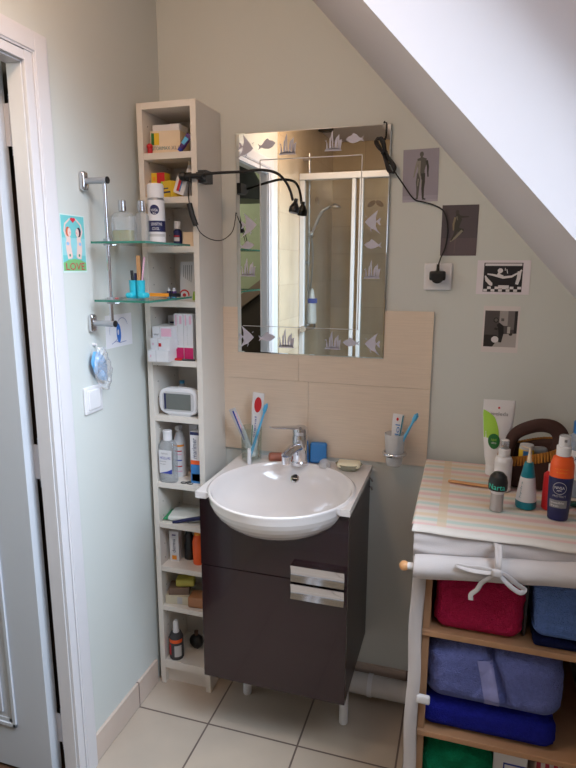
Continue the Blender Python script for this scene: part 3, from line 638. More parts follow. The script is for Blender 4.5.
H = fl(214, 36, 60); c.ell(.455, .92, .055, .028, H); c.ell(.545, .92, .055, .028, H); c.poly([(.4, .915), (.5, .86), (.6, .915), (.5, .93)], H)
c.text('LOVE', .12, .88, .045, .17, fl(196, 40, 70))
c.done('postcard', 'turquoise card reading LOVE with two figures on the left wall', 'postcard', (.0001, -.556, 1.508), (0, 0, PI/2))
c = Card(.143, .1, fl(226, 226, 234)); Bc = fl(40, 110, 200); Lc = fl(120, 130, 180)
c.ell(.48, .42, .085, .3, Bc, .05); c.ell(.46, .45, .03, .09, Wt); c.limb([(.44, .74), (.46, .64)], [.03, .02], Bc)
for k in range(10):
    a0 = math.radians(20+k*14); a1 = math.radians(20+(k+1)*14)
    c.limb([(.62+.22*math.cos(a0), .55+.33*math.sin(a0)), (.62+.22*math.cos(a1), .55+.33*math.sin(a1))], [.006, .006], Lc)
c.limb([(.14, .4), (.13, .55), (.16, .66)], [.004, .004, .004], Lc); c.limb([(.2, .12), (.35, .2), (.5, .12), (.75, .14)], [.007, .007, .007, .007], Lc); c.limb([(.3, .15), (.44, .28)], [.004, .004], Lc)
c.done('drawing', 'white card with a blue painted figure below the glass shelf', 'drawing', (.0001, -.383, 1.28), (0, math.radians(0), PI/2))
# ---------------------------------------------------------------- switch, mask on hook
t = thing('light_switch', 'square white light switch plate on the left wall', 'switch', (0, -.468, 1.146), PI/2)
b = MB(); b.rbox(.042, .004, .04, .0038, WHITE, 12, (0, -.004, 0)); b.build('plate', t)
b = MB(); b.rbox(.029, .003, .029, .0028, WHITE, 10, (.0, -.0085, 0)); b.build('rocker', t)
t = thing('face_mask_pouch', 'blue surgical mask in a crumpled clear pouch hung on the left wall', 'face mask', (0, -.447, 1.288), PI/2)
b = MB(); b.lathe([(.005, 0, WHITE), (.004, -.012, WHITE)], 10, (-.0, 0, .015), axis='Y'); b.build('hook', t)
mb_ = mat('mask_blue', (96, 166, 216), .6); pl = glassy('crumpled_film', (250, 251, 253), .12, .2, .3, (236, 240, 248))
def sheet(pts_top, f, m, b, nu=10, nv=16, y0=-.006):
    vs = []
    for j in range(nv+1):
        v = j/nv
        for i in range(nu+1):
            u = i/nu; x, z, d = f(u, v); vs.append((x, y0-d, z))
    b.add(vs, [(j*(nu+1)+i, j*(nu+1)+i+1, (j+1)*(nu+1)+i+1, (j+1)*(nu+1)+i) for j in range(nv) for i in range(nu)], m, True)
b = MB(); sheet(None, lambda u, v: (-.012+.03*v+(-.03+.06*u)*(.25+.95*math.sin(PI*min(1, v*.95+.05))), -.002-.09*v, .01+.012*math.sin(u*PI)+.004*noise.noise(Vector((u*4, v*5, 1)))), mb_, b); b.build('mask', t)
b = MB(); sheet(None, lambda u, v: (-.006+.016*v+(-.034+.072*u)*(.25+.95*math.sin(PI*min(1, (v*.93+.04)**1.1))), .01-.128*v, .02+.014*math.sin(u*PI)+.008*noise.noise(Vector((u*7, v*9, 4)))), pl, b, 16, 24); b.build('plastic_pouch', t)
# ---------------------------------------------------------------- mirror with etched sea life
MX0, MX1, MZ0, MZ1 = .275, .778, 1.2345, 1.947
t = thing('wall_mirror', 'frameless rectangular mirror etched with fish and coral on the back wall', 'mirror', (MX0, -.001, MZ0))
mm = bpy.data.materials.new('mirror_silver'); mm.use_nodes = True; bb = mm.node_tree.nodes['Principled BSDF']; bb.inputs['Metallic'].default_value = 1; bb.inputs['Roughness'].default_value = .012; bb.inputs['Base Color'].default_value = rgb(232, 236, 232)
MW, MH = MX1-MX0, MZ1-MZ0
b = MB(); MF = -.0105; bv = .003
b.box(0, MW, -.007, -.0005 if False else -.008+.0, 0, MH, mat('mirror_edge', (120, 140, 134), .2)) if False else None
b.box(0, MW, -.0098, 0, 0, MH, mat('mirror_edge', (150, 164, 158), .2))
b.add([(bv, MF, bv), (MW-bv, MF, bv), (MW-bv, MF, MH-bv), (bv, MF, MH-bv), (0, -.0099, 0), (MW, -.0099, 0), (MW, -.0099, MH), (0, -.0099, MH)],
      [(0, 1, 2, 3), (4, 5, 1, 0), (5, 6, 2, 1), (6, 7, 3, 2), (7, 4, 0, 3)], mm)
b.build('glass_pane', t)
ETCH = mat('etched_frost', (188, 188, 204), .55, var=.03)
FR = MF-.0003
def smooth_outline(pts, k=4):
    n = len(pts); out = []
    for i in range(n):
        a, b_, c_, d_ = (Vector(pts[(i+j) % n]) for j in (-1, 0, 1, 2))
        for q in range(k):
            s = q/k; out.append(.5*((2*b_)+(c_-a)*s+(2*a-5*b_+4*c_-d_)*s*s+(3*b_-a-3*c_+d_)*s**3))
    return out
def etch(polys, cx, cz, sc, flip=1, rot=0):
    e = MB()
    for p in polys:
        q = [((x*math.cos(rot)-y*math.sin(rot))*flip*sc+cx-MX0, (x*math.sin(rot)+y*math.cos(rot))*sc+cz-MZ0) for x, y in p]
        f = list(range(len(q)))
        if flip < 0: f.reverse()
        e.add([(x, FR, y) for x, y in q], [f], ETCH)
    return e
def ev(cx, cy, rx, ry, n=16): return [(cx+rx*math.cos(2*PI*k/n), cy+ry*math.sin(2*PI*k/n)) for k in range(n)]
ANGEL = [[(.5, 0), (.3, .22), (.05, .42), (-.2, .62), (-.32, .72), (-.22, .45), (-.18, .25), (-.22, 0), (-.18, -.25), (-.3, -.5), (-.5, -.75), (-.15, -.5), (.1, -.4), (.32, -.2)], [(-.2, .02), (-.42, .22), (-.5, .2), (-.42, 0), (-.5, -.22), (-.42, -.2)], [(.1, -.38), (.05, -.62), (.18, -.42)], [(.38, .3), (.5, .4), (.42, .28)]]
FISH = [[(.5, .0), (.36, .14), (.18, .2), (.1, .32), (-.08, .24), (-.22, .1), (-.34, .03), (-.5, .16), (-.42, -.02), (-.52, -.16), (-.32, -.07), (-.15, -.16), (.1, -.22), (.3, -.16)]]
CORAL = [[(-.5, -.5), (.5, -.5), (.42, -.38), (0, -.32), (-.42, -.38)]]+[[(x-.06, -.42), (x+.06, -.42), (x+.05+dx*.5, -.1), (x+dx+.03, h), (x+dx-.07, h*.6), (x-.04, 0)] for x, dx, h in ((-.34, -.08, .1), (-.18, .04, .32), (-.02, -.04, .62), (.14, .08, .28), (.3, .02, .4), (.38, .1, .12))]
for kind, x, z, sc, fp, rt in (('angelfish', .311, 1.903, .052, 1, -.2), ('fish', .383, 1.907, .06, 1, .15), ('coral', .452, 1.903, .058, 1, 0), ('coral', .6, 1.905, .055, 1, 0), ('fish', .668, 1.909, .056, -1, 0),
        ('angelfish', .319, 1.66, .055, 1, 0), ('fish', .312, 1.593, .052, 1, .1), ('coral', .314, 1.52, .055, 1, 0), ('angelfish', .731, 1.663, .05, -1, 0), ('fish', .733, 1.593, .055, -1, 0), ('coral', .733, 1.515, .052, 1, 0),
        ('angelfish', .306, 1.287, .055, 1, 0), ('fish', .381, 1.288, .06, 1, .1), ('coral', .449, 1.285, .058, 1, 0), ('coral', .61, 1.285, .055, 1, 0), ('fish', .672, 1.282, .056, -1, 0), ('angelfish', .742, 1.281, .05, -1, 0)):
    P = {'angelfish': ANGEL, 'fish': FISH, 'coral': CORAL}[kind]
    etch(P, x, z, sc, fp, rt).build('etched_'+kind, t)
e = MB(); a0, a1, z0, z1 = .36-MX0, .692-MX0, 1.326-MZ0, 1.862-MZ0; q = .0016
LN = mat('etched_line', (196, 198, 202), .4)
for r in ((a0, a1, z1-q, z1+q), (a0-q, a0+q, z0, z1), (a1-q, a1+q, z0, z1), (.02, a1, z0-q*.6, z0+q*.6)):
    e.add([(r[0], FR, r[2]), (r[1], FR, r[2]), (r[1], FR, r[3]), (r[0], FR, r[3])], [(0, 1, 2, 3)], LN)
e.build('etched_line', t)
# ---------------------------------------------------------------- clip lamp with cable
t = thing('clip_lamp', 'black gooseneck clip lamp clamped to the shelf unit, cable over mirror', 'lamp', (0, 0, 0))
b = MB(); b.box(.2205, .246, -.182, -.13, 1.776, 1.812, mat('clamp_grey', (50, 50, 52), .5)); b.box(.172, .2, -.182, -.135, 1.781, 1.807, BLACK); b.tube([(.178, -.198, 1.793), (.245, -.198, 1.793)], .008, BLACK, 12)
b.box(.176, .2, -.197, -.18, 1.784, 1.804, BLACK); b.box(.221, .245, -.197, -.18, 1.784, 1.804, BLACK); b.ball((.178, -.198, 1.793), .014, BLACK); b.build('clamp', t)
b = MB(); G = [(.225, -.2, 1.795), (.26, -.185, 1.8), (.3, -.16, 1.805), (.35, -.13, 1.81), (.4, -.115, 1.815), (.445, -.105, 1.806), (.468, -.085, 1.784), (.48, -.07, 1.756), (.486, -.062, 1.728)]
b.tube(G, .0042, RUBBER, 10, 8); b.build('gooseneck', t)
b = MB(); M0 = Matrix.Translation((.49, -.058, 1.705)) @ Matrix.Rotation(.15, 4, 'Y') @ Matrix.Rotation(-.2, 4, 'X'); b.M = M0
b.lathe([(.0155, -.014, BLACK), (.0165, -.008, BLACK), (.0165, .002, BLACK), (.012, .01, BLACK), (.006, .02, BLACK), (.006, .03, BLACK)], 24); b.lathe([(.013, -.0145, LGREY), (.012, -.0142, WHITE)], 20); b.build('lamp_head', t)
b = MB(); b.tube([(.205, -.205, 1.79), (.203, -.212, 1.76), (.2, -.21, 1.735), (.201, -.207, 1.71)], .002, RUBBER, 6, 6); b.build('cable', t)
b = MB(); b.tube([(.221, -.206, 1.65), (.232, -.195, 1.625), (.25, -.16, 1.608), (.27, -.12, 1.608), (.283, -.07, 1.635), (.278, -.03, 1.675), (.2735, -.012, 1.7), (.2725, -.008, 1.69)], .0015, RUBBER, 6, 8); b.build('cable', t)
b = MB(); b.tube([(.755, -.013, 1.948), (.757, -.0135, 1.953), (.758, -.006, 1.951)], .002, RUBBER, 6, 4); b.build('cable', t)
b = MB(); b.tube([(.7635, -.0155, 1.95), (.7635, -.0175, 1.93), (.761, -.0185, 1.905), (.745, -.02, 1.9)], .002, RUBBER, 6, 6); b.build('cable', t)
b = MB(); b.tube([(.79, -.018, 1.812), (.822, -.012, 1.768), (.853, -.008, 1.728), (.88, -.007, 1.719), (.915, -.007, 1.708), (.944, -.007, 1.688), (.957, -.007, 1.64), (.954, -.009, 1.59), (.942, -.015, 1.553), (.936, -.026, 1.53)], .0021, RUBBER, 6, 8); b.build('cable', t)
b = MB(); b.tube([(.201, -.207, 1.712), (.209, -.2075, 1.68), (.221, -.207, 1.648)], .0085, BLACK, 12); b.build('inline_switch', t)
b = MB()
A_, B_ = Vector((.737, -.017, 1.908)), Vector((.79, -.018, 1.806)); dd = (B_-A_).normalized(); pp = Vector((-dd.z, 0, dd.x))
for k in range(5):
    o1 = .0035+k*.0022; ins = k*.003; yy = -.0012*k
    def st(f, lat): return A_+(B_-A_)*f+pp*lat+Vector((0, yy-.0012*math.sin(f*PI*3+k), 0))
    b.tube([st(.0+ins*3, 0), st(.05+ins, o1), st(.2, o1*1.05), st(.4, o1*.5), st(.62, o1*.65), st(.85, o1*1.1), st(.97-ins, o1*.8), st(1.02-ins*2, 0), st(.97-ins, -o1*.9), st(.85, -o1*1.1), st(.62, -o1*.7), st(.4, -o1*.5), st(.2, -o1), st(.05+ins, -o1*.9), st(.0+ins*3, 0)], .0022, RUBBER, 6, 5)
c0 = A_+(B_-A_)*.42
b.tube([c0+pp*(.008*math.cos(a))+Vector((0, -.004-.005*math.sin(a), 0)) for a in [2*PI*q/10 for q in range(11)]], .0022, RUBBER, 6, 3)
b.build('cable_bundle', t)
b = MB(); b.rbox(.024, .014, .014, .006, BLACK, 10, (.936, -.031, 1.5)); b.lathe([(.019, -.044, BLACK), (.019, -.0115, BLACK)], 20, (.936, 0, 1.496), axis='Y'); b.lathe([(.005, 1.512, BLACK), (.004, 1.534, BLACK)], 10, (.936, -.027, 0)); b.build('plug', t)
t = thing('wall_socket', 'square white wall socket right of the mirror with black plug in it', 'socket', (.936, 0, 1.497))
b = MB(); b.rbox(.042, .004, .041, .0038, WHITE, 14, (0, -.0045, 0)); b.build('plate', t)
b = MB(); b.lathe([(.021, -.0102, LGREY), (.021, -.0086, WHITE)], 20, axis='Y'); b.build('outlet_face', t)
# ---------------------------------------------------------------- vanity
VX0, VX1, VY, VB, VT = .289, .748, -.375, .233, .8455
CX, CY, RX, RY = .522, -.286, .222, .232
RIMZ = .872
t = thing('vanity_cabinet', 'glossy dark plum vanity cabinet on short legs under the washbasin', 'vanity cabinet', (VX0, VY, 0))
def L(x, y, z): return (x-VX0, y-VY, z)
b = MB(); FT = .018
b.box(0, .016, FT+.001, -VY-.002, VB, VT, PLUMS); b.box(VX1-VX0-.016, VX1-VX0, FT+.001, -VY-.002, VB, VT, PLUMS)
b.box(.016, VX1-VX0-.016, FT+.001, -VY-.002, VB, VB+.016, PLUMS); b.box(.016, VX1-VX0-.016, -VY-.01, -VY-.002, VB+.016, VT, PLUMS); b.build('body', t, bevel=.001)
def bowl_outer(u):  # outer profile: radius fraction (0..1) -> z below the rim
    return RIMZ-.004-.13*math.sqrt(max(0, 1-u**2.2))
# drawer front with the notch for the bowl
SEAM = .622
pts = []
N = 40
dy = abs(VY-.004-CY)/RY
for k in range(N+1):
    x = VX0+(VX1-VX0)*k/N; u = math.sqrt(((x-CX)/RX)**2+dy**2)
    z = VT if u >= 1 else min(VT, bowl_outer(u)-.003)
    pts.append((x-VX0, z))
b = MB(); n = len(pts); vs = []
for y in (0, FT):
    vs += [(x, y, SEAM+.0015) for x, z in pts]+[(x, y, z) for x, z in pts]
o = 2*n
fs = [(i, i+1, n+i+1, n+i) for i in range(n-1)]+[(o+i+1, o+i, o+n+i, o+n+i+1) for i in range(n-1)]
fs += [(n+i, n+i+1, o+n+i+1, o+n+i) for i in range(n-1)]+[(i+1, i, o+i, o+i+1) for i in range(n-1)]+[(0, n, o+n, o), (n-1, o+n-1, o+n+n-1, n+n-1)]
b.add(vs, fs, PLUM); df = b.build('drawer_front', t)
b = MB(); b.box(0, VX1-VX0, 0, FT, VB, SEAM-.0015, PLUM); dr = b.build('door', t, bevel=.0012)
def cup_handle(parent, z0, z1, up):
    b = MB(); x0, x1 = .583-VX0, .742-VX0; K = 8; d = .019; vs = []
    for i in range(K+1):
        s = i/K; z = z0+(z1-z0)*s; y = -d+.009*math.sin(PI*s)*(.6)-.002
        vs += [(x0, y, z), (x1, y, z)]
    b.add(vs, [(2*i, 2*i+1, 2*i+3, 2*i+2) for i in range(K)], CHROME, True)
    b.add([(x0, -d-.002, z0), (x1, -d-.002, z0), (x1, 0, z0), (x0, 0, z0)], [(3, 2, 1, 0)], CHROME)
    b.add([(x0, -d-.002, z1), (x1, -d-.002, z1), (x1, 0, z1), (x0, 0, z1)], [(0, 1, 2, 3)], CHROME)
    for x, r in ((x0, 1), (x1, 0)):
        q = [(x, -d-.002+.0054*math.sin(PI*i/K), z0+(z1-z0)*i/K) for i in range(K+1)]+[(x, 0, z1), (x, 0, z0)]
        f = list(range(len(q))); b.add(q, [f if not r else f[::-1]], CHROME)
    b.build('handle', parent)
cup_handle(df, SEAM+.004, SEAM+.054, 1); cup_handle(dr, SEAM-.052, SEAM-.004, 0)
for x, yl in ((.347, -.145), (.71, -.18)):
    b = MB(); b.lathe([(.013, 0, DGREY), (.0155, .004, WHITE), (.0155, .03, WHITE), (.0155, VB, WHITE)], 20, L(x, yl, 0)[:2]+(0,)); b.build('leg', t)
b = MB(); b.tube([L(.7485, -.03, .83), L(.757, -.03, .83), L(.76, -.03, .82)], .003, CHROME, 8, 3); b.tube([L(.7485, -.03, .8), L(.757, -.03, .8), L(.76, -.03, .79)], .003, CHROME, 8, 3); b.build('hook', t)
# washbasin: deck and bowl in one ceramic piece
DX0, DX1, DY0, DZ = .284, .7535, -.392, .8665
t = thing('washbasin', 'white ceramic washbasin with round bowl bulging over the cabinet front', 'washbasin', (CX, CY, 0))
angs = sorted(set([2*PI*k/144 for k in range(144)]+[math.atan2(y-CY, x-CX) % (2*PI) for x in (DX0, DX1) for y in (DY0, -.001)]))
def ellr(a): return 1/math.sqrt((math.cos(a)/RX)**2+(math.sin(a)/RY)**2)
def rectr(a):
    c_, s_ = math.cos(a), math.sin(a); r = 9
    if c_ > 1e-9: r = min(r, (DX1-CX)/c_)
    if c_ < -1e-9: r = min(r, (DX0-CX)/c_)
    if s_ > 1e-9: r = min(r, (-.001-CY)/s_)
    if s_ < -1e-9: r = min(r, (DY0-CY)/s_)
    return r
inner = [(0.0, .757), (.09, .757), (.1, .758), (.3, .762), (.5, .770), (.68, .785), (.8, .803), (.88, .823), (.925, .845), (.948, .861), (.962, .8695), (.975, .8725), (.99, .872), (1.0, .869)]
b = MB(); NA = len(angs)
rows = []
for u, z in inner[1:]:
    rows.append([(ellr(a)*u*math.cos(a), ellr(a)*u*math.sin(a), z) for a in angs])
deck = []; edge = []; low = []; und = []
for a in angs:
    e_, r_ = ellr(a), rectr(a); R = max(e_, r_); inside = r_ > e_+.002
    z = DZ if inside else .866
    deck.append((R*math.cos(a), R*math.sin(a), z)); rr = e_*.985 if not inside else R
    low.append((R*math.cos(a), R*math.sin(a), z-.02) if inside else (e_*.992*math.cos(a), e_*.992*math.sin(a), .856))
mid = [((ellr(a)*1.02 if rectr(a) > ellr(a)*1.02+.002 else ellr(a)*1.0)*math.cos(a), (ellr(a)*1.02 if rectr(a) > ellr(a)*1.02+.002 else ellr(a)*1.0)*math.sin(a), DZ if rectr(a) > ellr(a)*1.02+.002 else .868) for a in angs]
rows += [mid]
fs = []
allv = [(0, 0, .756)]+[p for row in rows for p in row]
fs += [(0, 1+k, 1+(k+1) % NA) for k in range(NA)]
for i in range(len(rows)-1): fs += [(1+i*NA+k, 1+(i+1)*NA+k, 1+(i+1)*NA+(k+1) % NA, 1+i*NA+(k+1) % NA) for k in range(NA)]
b.add(allv, fs, CER, True)
b.add(mid+deck, [(k, NA+k, NA+(k+1) % NA, (k+1) % NA) for k in range(NA)], CER)
b.add(deck+low, [(k, NA+k, NA+(k+1) % NA, (k+1) % NA) for k in range(NA)], CER)
ob = [(.992, .856)]+[(u, bowl_outer(u)) for u in (.985, .96, .92, .86, .78, .68, .55, .4, .2, .02)]
orow = [[(ellr(a)*u*math.cos(a), ellr(a)*u*math.sin(a), z) for a in angs] for u, z in ob]
for i in range(len(orow)-1): b.add(orow[i]+orow[i+1], [(k, NA+k, NA+(k+1) % NA, (k+1) % NA) for k in range(NA)], CER, True)
b.add(low+orow[0], [(k, NA+k, NA+(k+1) % NA, (k+1) % NA) for k in range(NA)], CER)
b.build('basin', t)
b = MB(); M0 = Matrix.Translation((-.016, .2, .822)) @ Matrix.Rotation(math.radians(62), 4, 'X'); b.M = M0
b.lathe([(.0145, -.004, CHROME), (.0145, .0035, CHROME), (.0105, .004, CHROME), (.0095, .001, BLACK)], 24); b.box(-.009, .009, -.0012, .0012, .001, .0035, CHROME); b.build('overflow_ring', t)
b = MB(); b.lathe([(.021, .7575, CHROME), (.021, .7605, CHROME), (.017, .7625, CHROME)], 24); b.build('drain', t)
# mixer tap
TX, TY = .515, -.056
t = thing('mixer_tap', 'chrome single-lever mixer tap at the back of the washbasin', 'tap', (TX, TY, DZ), 0); t.scale = (1.22, 1.22, 1.22)
b = MB(); b.lathe([(.027, 0, CHROME), (.027, .008, CHROME), (.0245, .012, CHROME), (.0235, .05, CHROME), (.0225, .075, CHROME), (.021, .085, CHROME)], 28); b.build('body', t)
b = MB(); b.tube([(0, -.005, .048), (-.008, -.03, .054), (-.016, -.054, .048), (-.022, -.07, .04)], .0165, CHROME, 16, 5, .8, .0135); b.lathe([(.0115, -.02, BLACK), (.0115, .0, CHROME)], 16, (-.021, -.068, .04)); b.build('spout', t)
b = MB(); b.lathe([(.0215, .0855, CHROME), (.022, .095, CHROME), (.02, .104, CHROME), (.012, .109, CHROME)], 24); b.tube([(0, .008, .1), (-.02, -.018, .107), (-.045, -.044, .112), (-.066, -.064, .116)], .018, CHROME, 14, 5, .36, .007, up=(0, 0, 1)); b.build('lever', t)
# things on the washbasin
def toothbrush(name, label, p0, p1, col, bristle=WHITE):
    p0, p1 = Vector(p0), Vector(p1); d = (p1-p0).normalized()
    t = thing(name, label, 'toothbrush', p0)
    b = MB(); L_ = (p1-p0).length
    b.tube([(0, 0, 0), d*L_*.3, d*L_*.6, d*L_*.8], .0058, col, 10, 3, 1, .0035); b.tube([d*L_*.8, d*L_*.87], .0034, col, 8, 0, 1, .0055); b.tube([d*L_*.86, d*L_], .0062, col, 10, 0, .6); b.build('handle', t)
    b = MB(); up = Vector((0, -1, 0)); up = (up-d*up.dot(d)).normalized(); a = d*L_*.88+up*.0035; b.tube([a+up*.001, a+d*L_*.1+up*.001], .005, bristle, 8, 0, 1.4); b.build('bristles', t)
    return t
GXc, GYc = .342, -.066
t = thing('toothbrush_glass', 'clear drinking glass on the left back corner of the washbasin', 'glass', (GXc, GYc, DZ))
b = MB(); b.lathe([(.032, 0, GCLEAR), (.034, .004, GCLEAR), (.0365, .118, GCLEAR), (.0355, .119, GCLEAR), (.0325, .01, GCLEAR), (.001, .008, GCLEAR)], 32, cap=False); b.build('tumbler', t)
def paste_tube(name, label, p, h, w, rx, ry, body, deco):
    t = thing(name, label, 'toothpaste tube', p); t.rotation_euler = (rx, ry, 0)
    b = MB(); lotion_tube(b, w, h, .009, .018, body, WHITE, .012); b.build('tube', t)
    b = MB(); deco(b, h, w); b.build('label', t); return t
def sp(h, capz, w, t_, u, v, off=.0006):
    """point on the front of a squeeze tube: u -1..1 across, v 0..1 up"""
    q = v; z = capz+(h-capz)*q; rx = .00945+(w/2-.00945)*min(1, q*1.3)**.8; ry = t_*(1-q)+.0012
    return (rx*u, -ry*math.sqrt(max(0, 1-u*u))-off, z)
def dec1(b, h, w):
    f = lambda u, v, o=.0008: sp(h, .018, w, .012, u, v, o)
    n = 20; b.add([f(.1+.62*math.cos(2*PI*k/n), .8+.13*math.sin(2*PI*k/n)) for k in range(n)], [list(range(n))], RED)
    b.text('Signal', ROYAL, lambda u, v: f(.25-.5*v, .25+.35*u, .0016)); b.add([f(-.75, .1), f(-.5, .1), f(-.5, .45), f(-.72, .45)], [(0, 1, 2, 3)], DGREEN)
paste_tube('toothpaste', 'white toothpaste tube with red blot standing in the clear glass', (GXc+.004, GYc+.006, DZ+.012), .226, .042, math.radians(-1.5), math.radians(5), PAPER, dec1)
def dec2(b, h, w):
    f = lambda u, v, o=.0008: sp(h, .018, w, .012, u, v, o)
    b.add([f(-.2, .3), f(.1, .3), f(.3, .95), f(-.1, .95)], [(0, 1, 2, 3)], ROYAL); b.add([f(.35, .5), f(.6, .5), f(.7, .9), f(.5, .9)], [(0, 1, 2, 3)], PINKL)
t2 = paste_tube('toothpaste', 'crumpled slim white and blue tube leaning left in the clear glass', (GXc+.008, GYc-.004, DZ+.014), .182, .026, math.radians(3), math.radians(-24), LGREY, dec2)
toothbrush('toothbrush', 'blue toothbrush leaning right in the clear glass on the washbasin', (GXc-.002, GYc-.012, DZ+.012), (GXc+.064, GYc-.02, DZ+.208), SKY, SKY)
toothbrush('toothbrush', 'pale toothbrush leaning steeply left in the clear glass', (GXc+.012, GYc+.01, DZ+.012), (GXc-.062, GYc+.0, DZ+.162), LGREY)
b = MB(); b.lathe([(.007, .0, WHITE), (.0075, .004, WHITE), (.0065, .045, WHITE), (.0055, .055, WHITE)], 14); tag(b.build('interdental_brush_tube', loc=(.352, -.115, DZ+.0005), rot=(0, 0, 0)), 'short white tube standing in front of the clear glass', 'tube')
soap('soap_bar', 'small brown soap left of the mixer tap', 'soap', (.427, -.05, DZ+.0003), .027, .016, .026, mat('soap_terracotta', (168, 106, 88), .5), .35, .009)
b = MB(); b.rbox(.029, .013, .036, .009, BLUE, 16, (0, 0, .036), lambda p, n: .0012*noise.noise(p*90)); tag(b.build('sponge', loc=(.572, -.035, DZ+.001), rot=(math.radians(-8), 0, .1)), 'bright blue sponge standing right of the mixer tap', 'sponge')
b = MB(); b.lathe([(.019, 0, GFROST), (.021, .006, GFROST), (.017, .02, GFROST), (.008, .027, GFROST), (.002, .028, GFROST)], 16); tag(b.build('glass_stopper', loc=(.603, -.066, DZ+.0003)), 'small cloudy round stopper in front of the blue sponge', 'stopper')
t = thing('soap_dish', 'oval clear soap dish at the right back corner of the washbasin', 'soap dish', (.686, -.07, DZ+.0003), .1)
b = MB(); dm = glassy('dish_glass', (226, 226, 206), .15, .06, .4, (206, 206, 184)); b.lathe([(.026, 0, dm), (.034, .006, dm), (.045, .022, dm), (.0435, .023, dm), (.03, .008, dm), (.001, .006, dm)], 28, cap=False, sy=.72); b.build('dish', t)
soap('soap_bar', 'pale oval cream soap lying in the clear soap dish', 'soap', (.686, -.07, DZ+.012), .038, .025, .018, mat('soap_cream', (236, 228, 200), .5), .1, .0095)
# tumbler in wall ring
t = thing('tumbler_holder', 'chrome ring holding a frosted tumbler on the tiles right of the tap', 'tumbler holder', (.832, -.008, .937))
b = MB(); b.lathe([(.016, -.006, CHROME), (.016, 0, CHROME)], 20, axis='Y'); b.tube([(0, -.004, 0), (0, -.022, 0)], .006, CHROME, 10); b.build('mount', t)
b = MB(); b.tube([(.0345*math.cos(2*PI*k/32), -.056+.0345*math.sin(2*PI*k/32), 0) for k in range(33)], .0045, CHROME, 8, 0, 1.4); b.build('ring', t)
b = MB(); b.lathe([(.022, -.04, GFROST), (.0255, -.036, GFROST), (.0335, .066, GFROST), (.032, .067, GFROST), (.024, -.03, GFROST), (.001, -.032, GFROST)], 32, (0, -.056, 0), cap=False); b.build('tumbler', t)
def dec3(b, h, w):
    f = lambda u, v, o=.0008: sp(h, .018, w, .012, u, v, o)
    b.text('dol', BLUE, lambda u, v: f(.5-.85*v, .42+.34*u, .0016)); b.add([f(.62, .2), f(.92, .2), f(.92, .98), f(.7, .98)], [(0, 1, 2, 3)], TEAL)
    n = 12; b.add([f(-.1+.2*math.cos(2*PI*k/n), .88+.04*math.sin(2*PI*k/n), .0012) for k in range(n)], [list(range(n))], RED)
paste_tube('toothpaste', 'white toothpaste tube with blue letters standing in the frosted tumbler', (.829, -.058, .91), .155, .036, math.radians(-3), math.radians(4), PAPER, dec3)
toothbrush('toothbrush', 'light blue toothbrush leaning right in the frosted wall tumbler', (.826, -.07, .914), (.9, -.082, 1.078), SKY, SKY)
# ---------------------------------------------------------------- fabric-covered linen shelf
KX0, KX1, KY, KZ = .94, 1.42, -.546, .913
COT = mat('grey_cotton', (196, 190, 190), .85, var=.04, scale=8, bump=.3, bscale=500)
PINE = mat('pine', (178, 136, 102), .5, var=.16, scale=14)
t = thing('linen_shelf', 'pine linen shelf with grey cotton cover and rolled-up front, right side', 'shelf unit', (KX0, KY, 0))
W, D = KX1-KX0, -KY-.03
b = MB()
for x in (.03, W-.048):
    for y in (.012, D-.03): b.build if False else MB().box(x, x+.018, y, y+.024, 0, KZ-.012, PINE).build('post', t, bevel=.002)
for z in (.06, .355, .642):
    MB().box(.03, W-.03, .004, D-.004, z-.016, z, PINE).build('shelf', t, bevel=.002)
b = MB(); b.box(.03, W-.03, .01, D-.006, KZ-.012, KZ-.003, PINE); b.build('top_board', t)
def drape(b, P, nu, nv, m, thick=.0015):
    """sheet of cloth given by P(u,v); doubled for thickness"""
    g = [[Vector(P(i/nu, j/nv)) for i in range(nu+1)] for j in range(nv+1)]
    vs = [p for r in g for p in r]; b.add(vs, [(j*(nu+1)+i, j*(nu+1)+i+1, (j+1)*(nu+1)+i+1, (j+1)*(nu+1)+i) for j in range(nv) for i in range(nu)], m, True)
b = MB()
drape(b, lambda u, v: (0+.004*math.sin(v*9+u*3)*v, D*(1-u)+.0, KZ*(1-v)+.012*v), 20, 30, COT)         # left side
drape(b, lambda u, v: (W, D*u, KZ*(1-v)+.012*v), 20, 30, COT)
drape(b, lambda u, v: (W*(1-u), D, KZ*(1-v)+.012*v), 10, 10, COT)                                    # back
drape(b, lambda u, v: (W*u, D*v, KZ), 10, 10, COT)                                                   # top
def valance(u, v):
    x = W*u; s = v
    y = -.002-.012*math.sin(PI*s)*(.6+.8*noise.noise(Vector((u*5, s*2, 3))))-.006*math.exp(-((s-.62)/.12)**2)*(.5+.7*math.sin(u*7+1))
    z = KZ-.078*s-.006*math.sin(u*11)*s
    return (x, y, z)
drape(b, valance, 60, 20, COT)
drape(b, lambda u, v: (-.001+.032*u+.002*math.sin(v*20), -.004-.004*math.sin(PI*u)-.003*math.sin(v*14+u*2), (KZ-.07)*(1-v)+.012*v), 8, 50, COT)   # strip folded round the left post
drape(b, lambda u, v: (.0305-.005*u, -.006+.04*u, (KZ-.07)*(1-v)+.012*v), 4, 10, COT)
b.build('cotton_cover', t)
b = MB(); b.rbox(.017, .006, .012, .005, PAPER, 8, (.042, -.006, .455)); b.build('cover_tab', t)
